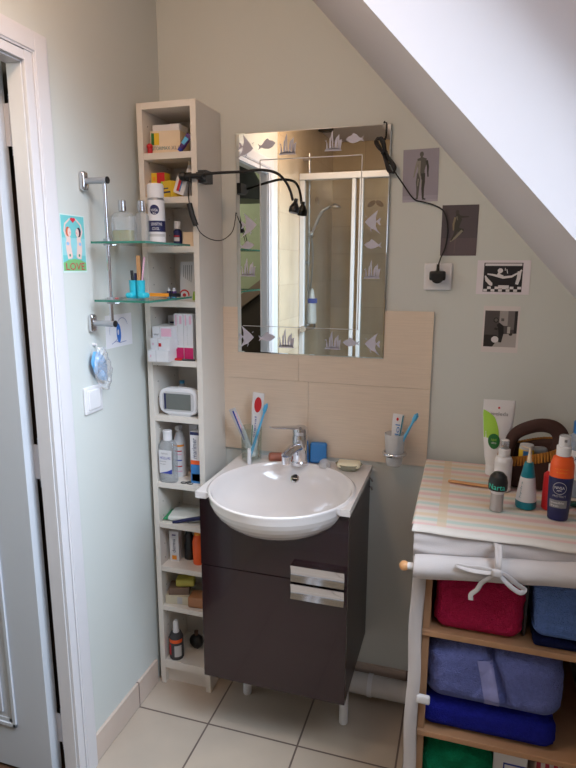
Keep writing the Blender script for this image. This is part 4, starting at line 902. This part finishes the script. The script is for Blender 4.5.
# rolled front
b = MB(); RC = (-.032, .829); RS = .1
rows = []; NN = 28
for i in range(61):
    x = .006+(W+.02)*i/60
    rows.append([(x, RC[0]+(.0275+.0015*math.sin(i*.5))*math.cos(2*PI*k/NN)*(1+.04*noise.noise(Vector((x*9, k*.4, 0)))), RC[1]+RS*x+(.0275+.001*math.sin(i*.31))*math.sin(2*PI*k/NN)*(1+.05*noise.noise(Vector((x*7, k*.3, 5))))) for k in range(NN)])
b.add([p for r in rows for p in r], [(i*NN+k, (i+1)*NN+k, (i+1)*NN+(k+1) % NN, i*NN+(k+1) % NN) for i in range(60) for k in range(NN)], COT, True)
for ring, rev in ((rows[0], 0), (rows[-1], 1)):
    for q in range(3):
        pass
sp_ = []
for k in range(90):
    a = k*.35; r = .004+.022*k/89; sp_.append((.0055, RC[0]+r*math.cos(a), RC[1]+r*math.sin(a)))
b.add(rows[0], [list(range(NN))], COT); b.tube(sp_, .0012, COT, 4)
b.build('rolled_curtain', t)
b = MB(); b.tube([(-.012, RC[0], RC[1]-.002), (W, RC[0], RC[1]+RS*W)], .0085, PAPER, 12); b.ball((-.018, RC[0], RC[1]-.0024), .012, WOODL); b.build('curtain_rod', t)
# tie with bow
b = MB(); bx = 1.127-KX0; yf = -.061
def ribbon(pts, w=.0055, fl_=.22): b.tube(pts, w, COT, 8, 6, fl_, up=(0, -1, 0))
ribbon([(bx-.004, -.012, 0.902), (bx-.002, -.035, 0.912), (bx, yf-.004, 0.887), (bx+.001, yf-.004, 0.867)])
ribbon([(bx+.006, -.014, 0.902), (bx+.004, -.04, 0.912), (bx+.004, yf-.006, 0.884), (bx+.001, yf-.006, 0.865)])
ribbon([(bx, yf-.006, 0.862), (bx-.03, yf-.004, 0.865), (bx-.06, yf-.002, 0.862), (bx-.085, yf, 0.862), (bx-.06, yf-.006, 0.858), (bx-.025, yf-.008, 0.858), (bx, yf-.008, 0.862)])
ribbon([(bx, yf-.008, 0.864), (bx+.02, yf-.008, 0.858), (bx+.045, yf-.003, 0.838), (bx+.062, yf+.004, 0.824), (bx+.052, yf-.002, 0.819), (bx+.03, yf-.008, 0.834), (bx+.01, yf-.01, 0.854), (bx, yf-.01, 0.862)])
ribbon([(bx, yf-.01, 0.862), (bx-.015, yf-.008, 0.846), (bx-.03, yf+.0, 0.827), (bx-.038, yf+.004, 0.807), (bx-.05, yf+.006, 0.792), (bx-.05, yf+.006, 0.778)])
b.rbox(.011, .006, .009, .005, COT, 8, (bx, yf-.011, 0.862)); b.build('tie_bow', t)
# tablecloth on top
stops = [(0, (222, 212, 204)), (.06, (220, 188, 185)), (.18, (220, 188, 185)), (.26, (222, 212, 204)), (.34, (222, 212, 204)), (.4, (192, 207, 200)), (.5, (192, 207, 200)), (.57, (222, 212, 204)), (.63, (222, 210, 198)), (.7, (220, 201, 175)), (.8, (220, 201, 175)), (.87, (222, 212, 204)), (1, (222, 212, 204))]
STR = ramp_mat('pastel_stripes', 'Y', .1, stops, band=('X', .05, .072, (216, 196, 168)))
HEM = mat('white_hem', (212, 206, 200), .85, bump=.2, bscale=500)
b = MB(); z0 = KZ+.004
def top(u, v): return (-.004+(W+.004)*u, .01+(D-.012)*v, z0+.0015*noise.noise(Vector((u*6, v*6, 0)))+.0008)
drape(b, top, 40, 40, STR)
def hemf(u, v):
    x, y, z = top(u, 0); s = v
    return (x-.002*v, .01-.022*math.sin(s*PI*.5), z-.013*(1-math.cos(s*PI*.5))*(.8+.35*noise.noise(Vector((u*5, 0, 2))))+0)
drape(b, hemf, 40, 6, HEM)
drape(b, lambda u, v: (-.004-.006*math.sin(u*PI/2), .01+(D-.012)*v, z0+.001-.018*u*u-.002*math.sin(v*12)*u), 6, 30, STR)
tag(b.build('tablecloth', loc=(KX0, KY, 0)), 'pastel striped cloth lying on top of the cotton-covered linen shelf', 'tablecloth')
# ---------------------------------------------------------------- towels
def terry(name, col, b=1.0):
    m = mat(name, col, .95, var=.25, scale=110, bump=b, bscale=330, spec=.1)
    for n in m.node_tree.nodes:
        if n.type == 'BUMP': n.inputs['Distance'].default_value = .008
    return m
def towel(name, label, x0, x1, y0, y1, z0, z1, m, folds, seed, amp=.008, r=.025, crease=False, lean=0):
    a, bb, c_ = (x1-x0)/2, (y1-y0)/2, (z1-z0)/2; r = min(r, c_*.95)
    def dsp(p, n):
        s = Vector((p.x*9, p.y*9, p.z*9))+Vector((seed*7.1, 0, 0))
        d = amp*noise.noise(s)+.004*noise.noise(s*4)+.0016*noise.noise(s*14)+.0014*noise.noise(s*34)
        if abs(n.z) < .6:
            f = (p.z/c_+1)/2*folds+.12*noise.noise(Vector((p.x*14, seed, 0))); d -= .011*math.exp(-((f-round(f))/.12)**2)*(0 < round(f) < folds)
        if crease: d -= .02*math.exp(-((p.x-.022+.35*p.z)/.009)**2)*(n.y < .2)
        if p.z < -c_*.5 and n.z < -.3: d = 0
        return d
    b = MB(); b.rbox(a, bb, c_, r, m, 110, (0, 0, 0), dsp)
    for i, v in enumerate(b.v):
        w_ = (v.z/c_+1)/2; b.v[i] = Vector((v.x+lean*w_, v.y, max(v.z+c_, 0.0005)))
    o = b.build(name, loc=((x0+x1)/2, (y0+y1)/2, z0)); tag(o, label, 'towel')
    return o
S1z, S2z, S3z = .6425, .3555, .0605
towel('bath_towel', 'crimson folded towel on the upper left of the linen shelf', .998, 1.2, -.53, -.18, S1z, S1z+.155, terry('crimson_terry', (182, 36, 78)), 1, 1, .008, .03)
towel('bath_towel', 'thin navy towel under the sky-blue towel at upper right', 1.226, 1.37, -.53, -.2, S1z, S1z+.022, terry('navy_terry', (26, 32, 72)), 1, 2, .002, .01)
towel('bath_towel', 'fluffy mid-blue towel at the upper right of the linen shelf', 1.222, 1.372, -.535, -.2, S1z+.0225, S1z+.175, terry('mid_blue_terry', (104, 134, 200)), 1, 3, .009, .03)
b = MB(); b.rbox(.005, .12, .07, .0045, DGREY, 20, (0, 0, .07), lambda p, n: .002*noise.noise(p*20)); tag(b.build('folded_bag', loc=(1.2085, -.38, S1z), rot=(0, 0, 0)), 'dark folded bag standing between the crimson and mid-blue towels', 'bag')
towel('bath_towel', 'royal blue folded towel under the pale blue one', .976, 1.3, -.525, -.14, S2z, S2z+.08, terry('royal_terry', (34, 40, 150)), 1, 4, .003, .03)
o = towel('bath_towel', 'large pale blue towel with smooth woven band, middle compartment', .978, 1.312, -.53, -.15, S2z+.081, S2z+.252, terry('pale_blue_terry', (112, 122, 186)), 1, 5, .015, .05, crease=True)
b = MB()
bm_ = mat('pale_blue_band', (142, 146, 202), .7, var=.04, bump=.2, bscale=600)
from mathutils.bvhtree import BVHTree
bt = BVHTree.FromPolygons([v.co.copy() for v in o.data.vertices], [tuple(p.vertices) for p in o.data.polygons])
def onto(x, z):
    h = bt.ray_cast(Vector((x, -.5, z)), Vector((0, 1, 0)))[0]
    return (x, (h.y if h else -.15)-.0012, z)
drape(b, lambda u, v: onto(-.016+.036*u-.05*(v-.2)*(v > .2)*.6, .006+.135*v), 10, 30, bm_)
b.build('woven_band', o)
b = MB(); b.rbox(.09, .15, .125, .04, terry('green_terry', (16, 128, 88)), 50, (0, 0, .125), lambda p, n: (.018*noise.noise(p*14)+.006*noise.noise(p*36)) if n.z > -.5 else 0); 
for i, v in enumerate(b.v): b.v[i] = Vector((v.x, v.y, max(.0005, v.z)))
tag(b.build('green_cloth', loc=(1.068, -.37, S3z)), 'crumpled emerald green cloth in the lowest compartment', 'cloth')
carton('white_package', 'white package with blue printed frame in the lowest compartment', 'box', (1.206, -.49, S3z), .082, .2, .262, PAPER, (0, 0, 0), [(.3, 1, .78, .8, ROYAL), (.3, .34, .6, .8, ROYAL), (.42, .9, .7, .74, ROYAL), (.62, .68, .92, .94, DGREEN)])
b = MB(); sm = ramp_mat('red_white_stripe', 'X', .02, [(0, (224, 210, 206)), (.45, (224, 210, 206)), (.5, (190, 60, 84)), (.95, (190, 60, 84)), (1, (224, 210, 206))])
b.rbox(.036, .1, .11, .02, sm, 24, (0, 0, .11), lambda p, n: .004*noise.noise(p*20)); tag(b.build('striped_pouch', loc=(1.303, -.37, S3z)), 'red and white striped pouch at the right of the lowest compartment', 'pouch')
# ---------------------------------------------------------------- toiletries on the cloth
TZ = .9205
t = thing('cream_tube', 'large white and lime green cream tube standing behind the bottles', 'tube', (1.135, -.118, TZ), 0)
b = MB(); 
lotion_tube(b, .088, .226, .026, .03, PAPER, WHITE, .024); b.build('tube', t)
b = MB()
def f4(u, v, o=.0008):
    q = v; z = .03+.196*q; rx = .0273+(.044-.0273)*min(1, q*1.3)**.8; ry = .024*(1-q)+.0012
    return (rx*u, -ry*math.sqrt(max(0, 1-u*u))-o, z)
def patchfn(b, m, fn, n=12, k=4):
    vs = [fn(i/n, j/k) for i in range(n+1) for j in range(k+1)]
    b.add(vs, [(i*(k+1)+j, (i+1)*(k+1)+j, (i+1)*(k+1)+j+1, i*(k+1)+j+1) for i in range(n) for j in range(k)], m, True)
patchfn(b, LIME, lambda i, j: f4(-.97+(.62+.62*math.sin(PI*.5*(1-i)))*j*.98*(1-(max(0, i-.75)*4)**2*.85)*.9, .42+.42*i))
patchfn(b, DGREEN, lambda i, j: f4(-.22+.45*math.cos(2*PI*i)*j, .38+.115*math.sin(2*PI*i)*j, .0015), 24, 3)
b.text('NEW', LIME, lambda u, v: f4(-.42+.4*u, .385+.035*v, .0024)); b.text('ultra', WHITE, lambda u, v: f4(-.4+.36*u, .345+.03*v, .0024))
b.text('weleda', GREY, lambda u, v: f4(-.5+1.1*u, .77+.055*v, .0016)); b.add([f4(.0+.07*math.cos(a), .885+.016*math.sin(a), .0012) for a in [2*PI*k/12 for k in range(12)]], [list(range(12))], RED)
for v in (.3, .2, .12): b.text('gel douche', LGREY, lambda u, w_: f4(-.2+.5*u, v-.1+.015*w_, .0016))
b.build('label', t)
t = thing('pump_bottle', 'white spray bottle with clear cap behind the black-topped roll-on', 'bottle', (1.15, -.245, TZ))
b = MB(); b.lathe([(.022, 0, WHITE), (.0235, .004, WHITE), (.0235, .085, WHITE), (.02, .095, WHITE), (.012, .1, WHITE)], 28); b.build('body', t)
b = MB(); b.lathe([(.0155, .1, WHITE), (.0155, .117, WHITE), (.011, .119, WHITE), (.011, .142, GCLEARB), (.009, .144, WHITE)], 22); b.build('spray_head', t)
t = thing('deodorant_roll_on', 'silver roll-on deodorant with rounded black cap in front', 'deodorant', (1.13, -.395, TZ))
b = MB(); b.lathe([(.0165, 0, BRUSH), (.0175, .002, BRUSH), (.016, .012, BRUSH), (.016, .046, BRUSH), (.0165, .047, WHITE), (.0215, .055, WHITE)], 28); b.build('body', t)
b = MB(); b.lathe([(.0225, .0555, BLACK), (.0235, .06, BLACK), (.0235, .075, BLACK), (.02, .09, BLACK), (.012, .099, BLACK), (.001, .102, BLACK)], 28)
b.wrap_text('Narta', MINT, .0242, .0605, .0745, -150, -50); b.build('cap', t)
t = thing('teal_bottle', 'white and teal cone-shaped bottle with pointed teal neck', 'bottle', (1.203, -.352, TZ))
b = MB(); b.lathe([(.024, 0, TEAL), (.0255, .003, TEAL), (.0255, .02, TEAL), (.025, .022, PAPER), (.0175, .082, PAPER)], 28)
b.text('hydra', TEAL, lambda u, v: (lambda a, z: ((.0258-.0075*(z-.02)/.06+.0005)*math.cos(a), (.0258-.0075*(z-.02)/.06+.0005)*math.sin(a), z))(math.radians(-140+14*(1-v)), .03+.042*u)); b.build('body', t)
b = MB(); b.lathe([(.0174, .0822, TEAL), (.0115, .115, TEAL), (.0095, .12, TEAL)], 24); b.build('collar', t)
b = MB(); b.lathe([(.006, .12, CREAM), (.004, .14, CREAM), (.0018, .158, CREAM)], 14); b.tube([(0, 0, .156), (-.022, -.004, .162)], .0018, CREAM, 6); b.build('nozzle', t)
def suncan(label, loc, r, front):
    t = thing('sun_spray_bottle', label, 'spray bottle', loc)
    b = MB()
    if front:
        b.lathe([(r*.82, 0, NAVY), (r*.86, .004, NAVY), (r*.95, .05, NAVY), (r*1.02, .11, NAVY), (r, .112, ORANGE), (r*.98, .14, ORANGE), (r*.8, .158, ORANGE), (r*.6, .162, ORANGE)], 32, sy=.8)
        sr = lambda a, k=1.04: (r*k*math.cos(a), r*k*.8*math.sin(a))
        def g(ang, z, k=1.035):
            a = math.radians(ang); q = .86+.16*z/.11 if z < .11 else .99; x, y = r*(q+k-1)*math.cos(a), r*(q+k-1)*.8*math.sin(a); return (x, y, z)
        disc(b, LGREY, r, .085, -100, .0155, .0009, .82); disc(b, NAVY, r, .085, -100, .0142, .0013, .82)
        b.text('NIVEA', WHITE, lambda u, v: g(-122+44*u, .083+.007*v, 1.1)); b.text('MEN', WHITE, lambda u, v: g(-110+20*u, .076+.005*v, 1.1))
        b.text('PROTECT', LGREY, lambda u, v: g(-130+64*u, .062+.005*v, 1.05))
        patchfn(b, GREY, lambda i, j: g(-150+95*i, .034+.02*j, 1.03), 14, 2); b.text('invisible', WHITE, lambda u, v: g(-138+66*u, .045+.005*v, 1.05)); b.text('fresh', WHITE, lambda u, v: g(-138+40*u, .037+.005*v, 1.05))
        b.text('sun protect', ORANGEL, lambda u, v: g(-130+64*u, .13+.004*v, 1.03)); b.text('& refresh', ORANGEL, lambda u, v: g(-122+50*u, .122+.004*v, 1.03))
    b.build('body', t)
    b = MB(); b.lathe([(.0165, .1625, WHITE), (.017, .185, WHITE), (.0135, .187, WHITE)], 24); b.lathe([(.0132, .1872, WHITE), (.0128, .21, WHITE), (.01, .213, GCLEARB)], 24); b.box(-.003, .003, -.0145, -.012, .198, .204, GREY); b.build('spray_head', t)
suncan('orange and navy sun spray bottle with white nozzle at the right front', (1.272, -.405, TZ), .0275, True)
t = thing('red_bottle', 'red bottle mostly hidden behind the navy and orange spray', 'bottle', (1.262, -.345, TZ))
b = MB(); b.lathe([(.02, 0, RED), (.0215, .004, RED), (.0215, .09, RED), (.012, .1, RED), (.012, .118, WHITE)], 20); b.build('body', t)
t = thing('lotion_bottle', 'pale bottle with bright blue cap at the right edge of the cloth', 'bottle', (1.342, -.222, TZ))
b = MB(); lb = glassy('lotion_bottle', (200, 214, 232), .12, .1, .5, (190, 204, 226)); b.lathe([(.03, 0, lb), (.032, .005, lb), (.032, .155, lb), (.022, .172, lb)], 28); b.patch(PAPER, .0325, .05, .13, -170, -60); b.wrap_text('AQUA', NAVY, .0332, .1, .115, -165, -110); b.build('body', t)
b = MB(); b.lathe([(.0215, .1722, BLUE), (.022, .176, BLUE), (.022, .203, BLUE), (.019, .207, BLUE)], 28); b.build('cap', t)
b = MB(); b.rbox(.02, .012, .005, .0045, mat('bottle_green_clip', (10, 84, 76), .4), 10, (0, 0, .006)); tag(b.build('hair_clip', loc=(1.323, -.312, TZ)), 'small dark green clip at the right edge of the cloth', 'clip')
b = MB(); b.rbox(.062, .008, .0028, .0026, WOODL, 24, (0, 0, .003)); tag(b.build('wooden_spatula', loc=(1.068, -.235, TZ), rot=(0, 0, -.12)), 'flat light wooden stick lying left of the bottles', 'stick')
# brown gathered pouch basket
t = thing('toiletry_basket', 'dark brown cloth basket with ochre gathered rim on the striped cloth', 'basket', (1.222, -.178, TZ), -.08)
BR = mat('brown_cloth', (64, 38, 32), .8, var=.25, scale=40, bump=.4, bscale=300); OC = mat('ochre_cord', (176, 116, 40), .7, var=.3, scale=90, bump=.5, bscale=400)
b = MB(); n = 48
def rim(a): return .106+.024*math.cos(a)+.008*math.sin(a)
def ring(a, k, z):
    q = (abs(math.cos(a))**3+abs(math.sin(a))**3)**(-1/3)
    return (.076*k*q*math.cos(a), .052*k*q*math.sin(a), z)
A = [2*PI*k/n for k in range(n)]
K = 8
outer = [[ring(a, .9+.12*math.sin(PI*.5*j/K)+.012*noise.noise(Vector((a*3, j*.4, 0))), .002+(rim(a)-.002)*j/K) for a in A] for j in range(K+1)]
inn = [[ring(a, (.86+.1*math.sin(PI*.5*j/K)), .006+(rim(a)-.006)*j/K) for a in A] for j in range(K, -1, -1)]
al = outer+inn
b.add([p for r in al for p in r], [(j*n+k, j*n+(k+1) % n, (j+1)*n+(k+1) % n, (j+1)*n+k) for j in range(len(al)-1) for k in range(n)], BR, True)
b.add(outer[0], [list(range(n))[::-1]], BR); b.add(inn[-1], [list(range(n))], BR); b.build('pouch', t)
b = MB()
for k in range(72):
    a = 2*PI*k/72; p = Vector(ring(a, 1.03, rim(a))); q = Vector(ring(a, 1.09+.03*(k % 2), rim(a)-.022)); b.tube([p+Vector((0, 0, .004)), (p+q)/2+Vector((0, 0, .004)), q], .0042, OC, 6, 0, 1, .0028)
b.build('gathered_rim', t)
b = MB(); fp = []
nu, nv = 24, 8
b.tube([(-.058, .032, rim(2.8)-.03), (-.056, .032, rim(2.8)+.004), (-.045, .034, .128), (-.02, .035, .15), (.02, .034, .166), (.055, .033, .164), (.075, .03, .146), (.079, .026, .12), (.076, .024, .1)], .015, BR, 12, 5, .55, .024, up=(0, -1, 0))
b.build('flap', t)
b = MB(); b.lathe([(.02, 0, WHITE), (.02, .008, YEL), (.02, .1, YEL), (.018, .112, LGREY)], 20); b.patch(BLUE, .0205, .07, .098, -120, -50)
tag(b.build('yellow_jar', loc=(1.212, -.188, TZ+.007)), 'yellow and blue tube showing inside the brown basket', 'tube')
b = MB(); b.rbox(.022, .012, .05, .01, mat('dull_silver', (150, 156, 160), .4, .3), 12, (0, 0, .05)); tag(b.build('grey_case', loc=(1.248, -.165, TZ+.009), rot=(0, 0, .2)), 'grey case standing inside the brown basket', 'case')
# ---------------------------------------------------------------- shower seen in the mirror
t = thing('shower_enclosure', 'white-framed glass shower enclosure reflected in the mirror', 'shower', (0, -1.72, 0))
FRM = mat('shower_frame', (226, 228, 232), .25, var=.01)
MB().box(.011, .60, -.03, .03, 2.037, 2.074, FRM).build('top_rail', t, bevel=.004)
MB().box(.011, .60, -.025, .025, .1, .14, FRM).build('bottom_rail', t, bevel=.004)
for x, w_ in ((.011, .03), (.332, .022), (.377, .022), (.575, .025)): MB().box(x, x+w_, -.018, .018, .14, 2.037, FRM).build('frame_profile', t, bevel=.003)
sg = glassy('shower_glass', (250, 252, 251), .02, .02, .02, (225, 232, 236))
MB().box(.041, .332, -.003, .003, .14, 2.037, sg).build('glass_panel', t); MB().box(.399, .575, -.003, .003, .14, 2.037, sg).build('glass_panel', t)
MB().box(.011, .60, -.875, .025, .0, .1, CER).build('shower_tray', t, bevel=.01)
t = thing('shower_set', 'chrome shower bar with hand shower and hose reflected in the mirror', 'shower head', (.01, -1.775, 0))
b = MB(); b.tube([(.04, 0, 1.12), (.04, 0, 2.2)], .009, CHROME, 12); 
for z in (1.14, 1.55, 2.17): b.tube([(0, 0, z), (.05, 0, z)], .013, CHROME, 12)
b.build('bar', t)
b = MB(); b.ball((.05, -.01, 1.72), .022, CHROME); b.tube([(.055, -.01, 1.72), (.08, -.015, 1.78), (.12, -.02, 1.86), (.17, -.02, 1.89)], .01, CHROME, 12, 5); b.lathe([(.04, -.006, CHROME), (.035, .006, CHROME), (.012, .02, CHROME)], 20, (.2, -.02, 1.885)); b.build('shower_head', t)
b = MB(); b.tube([(.055, -.01, 1.71), (.06, -.03, 1.6), (.05, -.04, 1.45), (.035, -.03, 1.3), (.025, -.02, 1.2), (.03, 0, 1.16)], .007, BRUSH, 10, 6); b.build('hose', t)
b = MB(); b.tube([(.035, -.12, 1.14), (.035, .1, 1.14)], .02, CHROME, 16); b.tube([(.035, -.12, 1.14), (.035, -.15, 1.14)], .026, CHROME, 16); b.build('mixer', t)
b = MB(); b.lathe([(.045, 0, WHITE), (.048, .01, WHITE), (.042, .12, WHITE), (.02, .2, WHITE), (.01, .22, WHITE)], 20, sx=.6); b.patch(ROYAL, .04, .13, .16, 20, 120)
tag(b.build('shower_gel_bottle', loc=(.07, -1.8, 1.166)), 'white and blue bottle standing on the shower mixer, in the mirror', 'bottle')
lm = mat('leaf_decor', (134, 104, 72), .4)
for side, q, z in ((0, -2.14, 1.965), (1, .335, 1.98)):
    e = MB()
    for dx, rr in ((-.03, .6), (.03, -.6)):
        ring_ = [(dx+.034*math.cos(a)*math.cos(rr)-.018*math.sin(a)*math.sin(rr), .034*math.cos(a)*math.sin(rr)+.018*math.sin(a)*math.cos(rr)) for a in [2*PI*k/14 for k in range(14)]]
        if side: pr = [(q+u, -2.5985, z+v) for u, v in ring_]; bk = [(q+u, -2.5998, z+v) for u, v in ring_]
        else: pr = [(.0115, q+u, z+v) for u, v in ring_]; bk = [(.0102, q+u, z+v) for u, v in ring_]
        e.add(pr+bk, [list(range(14)), list(range(27, 13, -1))]+[(k, 14+k, 14+(k+1) % 14, (k+1) % 14) for k in range(14)], lm)
    e.build('leaf_transfer', REAR)
b = MB(); b.lathe([(.05, 2.405, DGREY), (.05, 2.4195, BLACK)], 24, (.06, -2.15, 0)); tag(b.build('ceiling_vent'), 'small dark round vent in the ceiling, in the mirror', 'vent')
# ---------------------------------------------------------------- light
def area(name, loc, rot, sx, sy, power, col):
    l = bpy.data.lights.new(name, 'AREA'); l.shape = 'RECTANGLE'; l.size = sx; l.size_y = sy; l.energy = power; l.color = col
    o = bpy.data.objects.new(name, l); C.objects.link(o); o.matrix_world = Matrix.Translation(loc) @ rot; l.spread = math.radians(100); return o
nrm = Vector((.7375, 0, .6754)); ctr = SL @ Vector(((s0+s1)/2, (y0w+y1w)/2, TH+.25))
zax = nrm; xax = Vector((.6754, 0, -.7375)); yax = zax.cross(xax)
R = Matrix((xax, yax, zax)).transposed().to_4x4()
area('daylight', ctr, R, 1.5, 1.1, 53, (.88, .92, 1.0))
l = bpy.data.lights.new('warm_fill', 'POINT'); l.energy = 9; l.color = (1, .68, .44); l.shadow_soft_size = .06  # added lamp without a fixture, stands in for warm light bounced onto the upper walls
o = bpy.data.objects.new('warm_fill', l); C.objects.link(o); o.location = (.36, -1.1, 2.28)
l = bpy.data.lights.new('hall_fill', 'POINT'); l.energy = 26; l.color = (1, .95, .8); l.shadow_soft_size = .1  # added fill without a fixture, brightens the hall for its reflection
o = bpy.data.objects.new('hall_fill', l); C.objects.link(o); o.location = (-1.2, -1.5, 2.1)
wd = bpy.data.worlds.new('world'); bpy.context.scene.world = wd; wd.use_nodes = True
bg = wd.node_tree.nodes['Background']; bg.inputs[0].default_value = (.72, .84, 1, 1); bg.inputs[1].default_value = .7
# ---------------------------------------------------------------- camera
f, yaw, pitch, roll, cx, cy, cz = 583.1603, -.2965, .1994, .0035, 1.029, -1.8844, 1.527
Fv = Vector((math.sin(yaw)*math.cos(pitch), math.cos(yaw)*math.cos(pitch), -math.sin(pitch)))
Rv = Vector((math.cos(yaw), -math.sin(yaw), 0)); Uv = Rv.cross(Fv)
R2 = Rv*math.cos(roll)+Uv*math.sin(roll); U2 = -Rv*math.sin(roll)+Uv*math.cos(roll)
cam = bpy.data.cameras.new('camera'); co = bpy.data.objects.new('camera', cam); C.objects.link(co)
cam.sensor_fit = 'HORIZONTAL'; cam.sensor_width = 36; cam.lens = f/576*36; cam.clip_start = .02
co.matrix_world = Matrix.Translation((cx, cy, cz)) @ Matrix((R2, U2, -Fv)).transposed().to_4x4()
sc = bpy.context.scene; sc.camera = co
sc.view_settings.view_transform = 'Standard'; sc.view_settings.look = 'None'; sc.view_settings.gamma = 1; sc.view_settings.use_curve_mapping = False
sc.view_settings.exposure = .1
sc.cycles.max_bounces = 12; sc.cycles.diffuse_bounces = 6; sc.cycles.transparent_max_bounces = 16; sc.cycles.glossy_bounces = 6
sc.cycles.use_denoising = True; sc.cycles.sample_clamp_indirect = 4
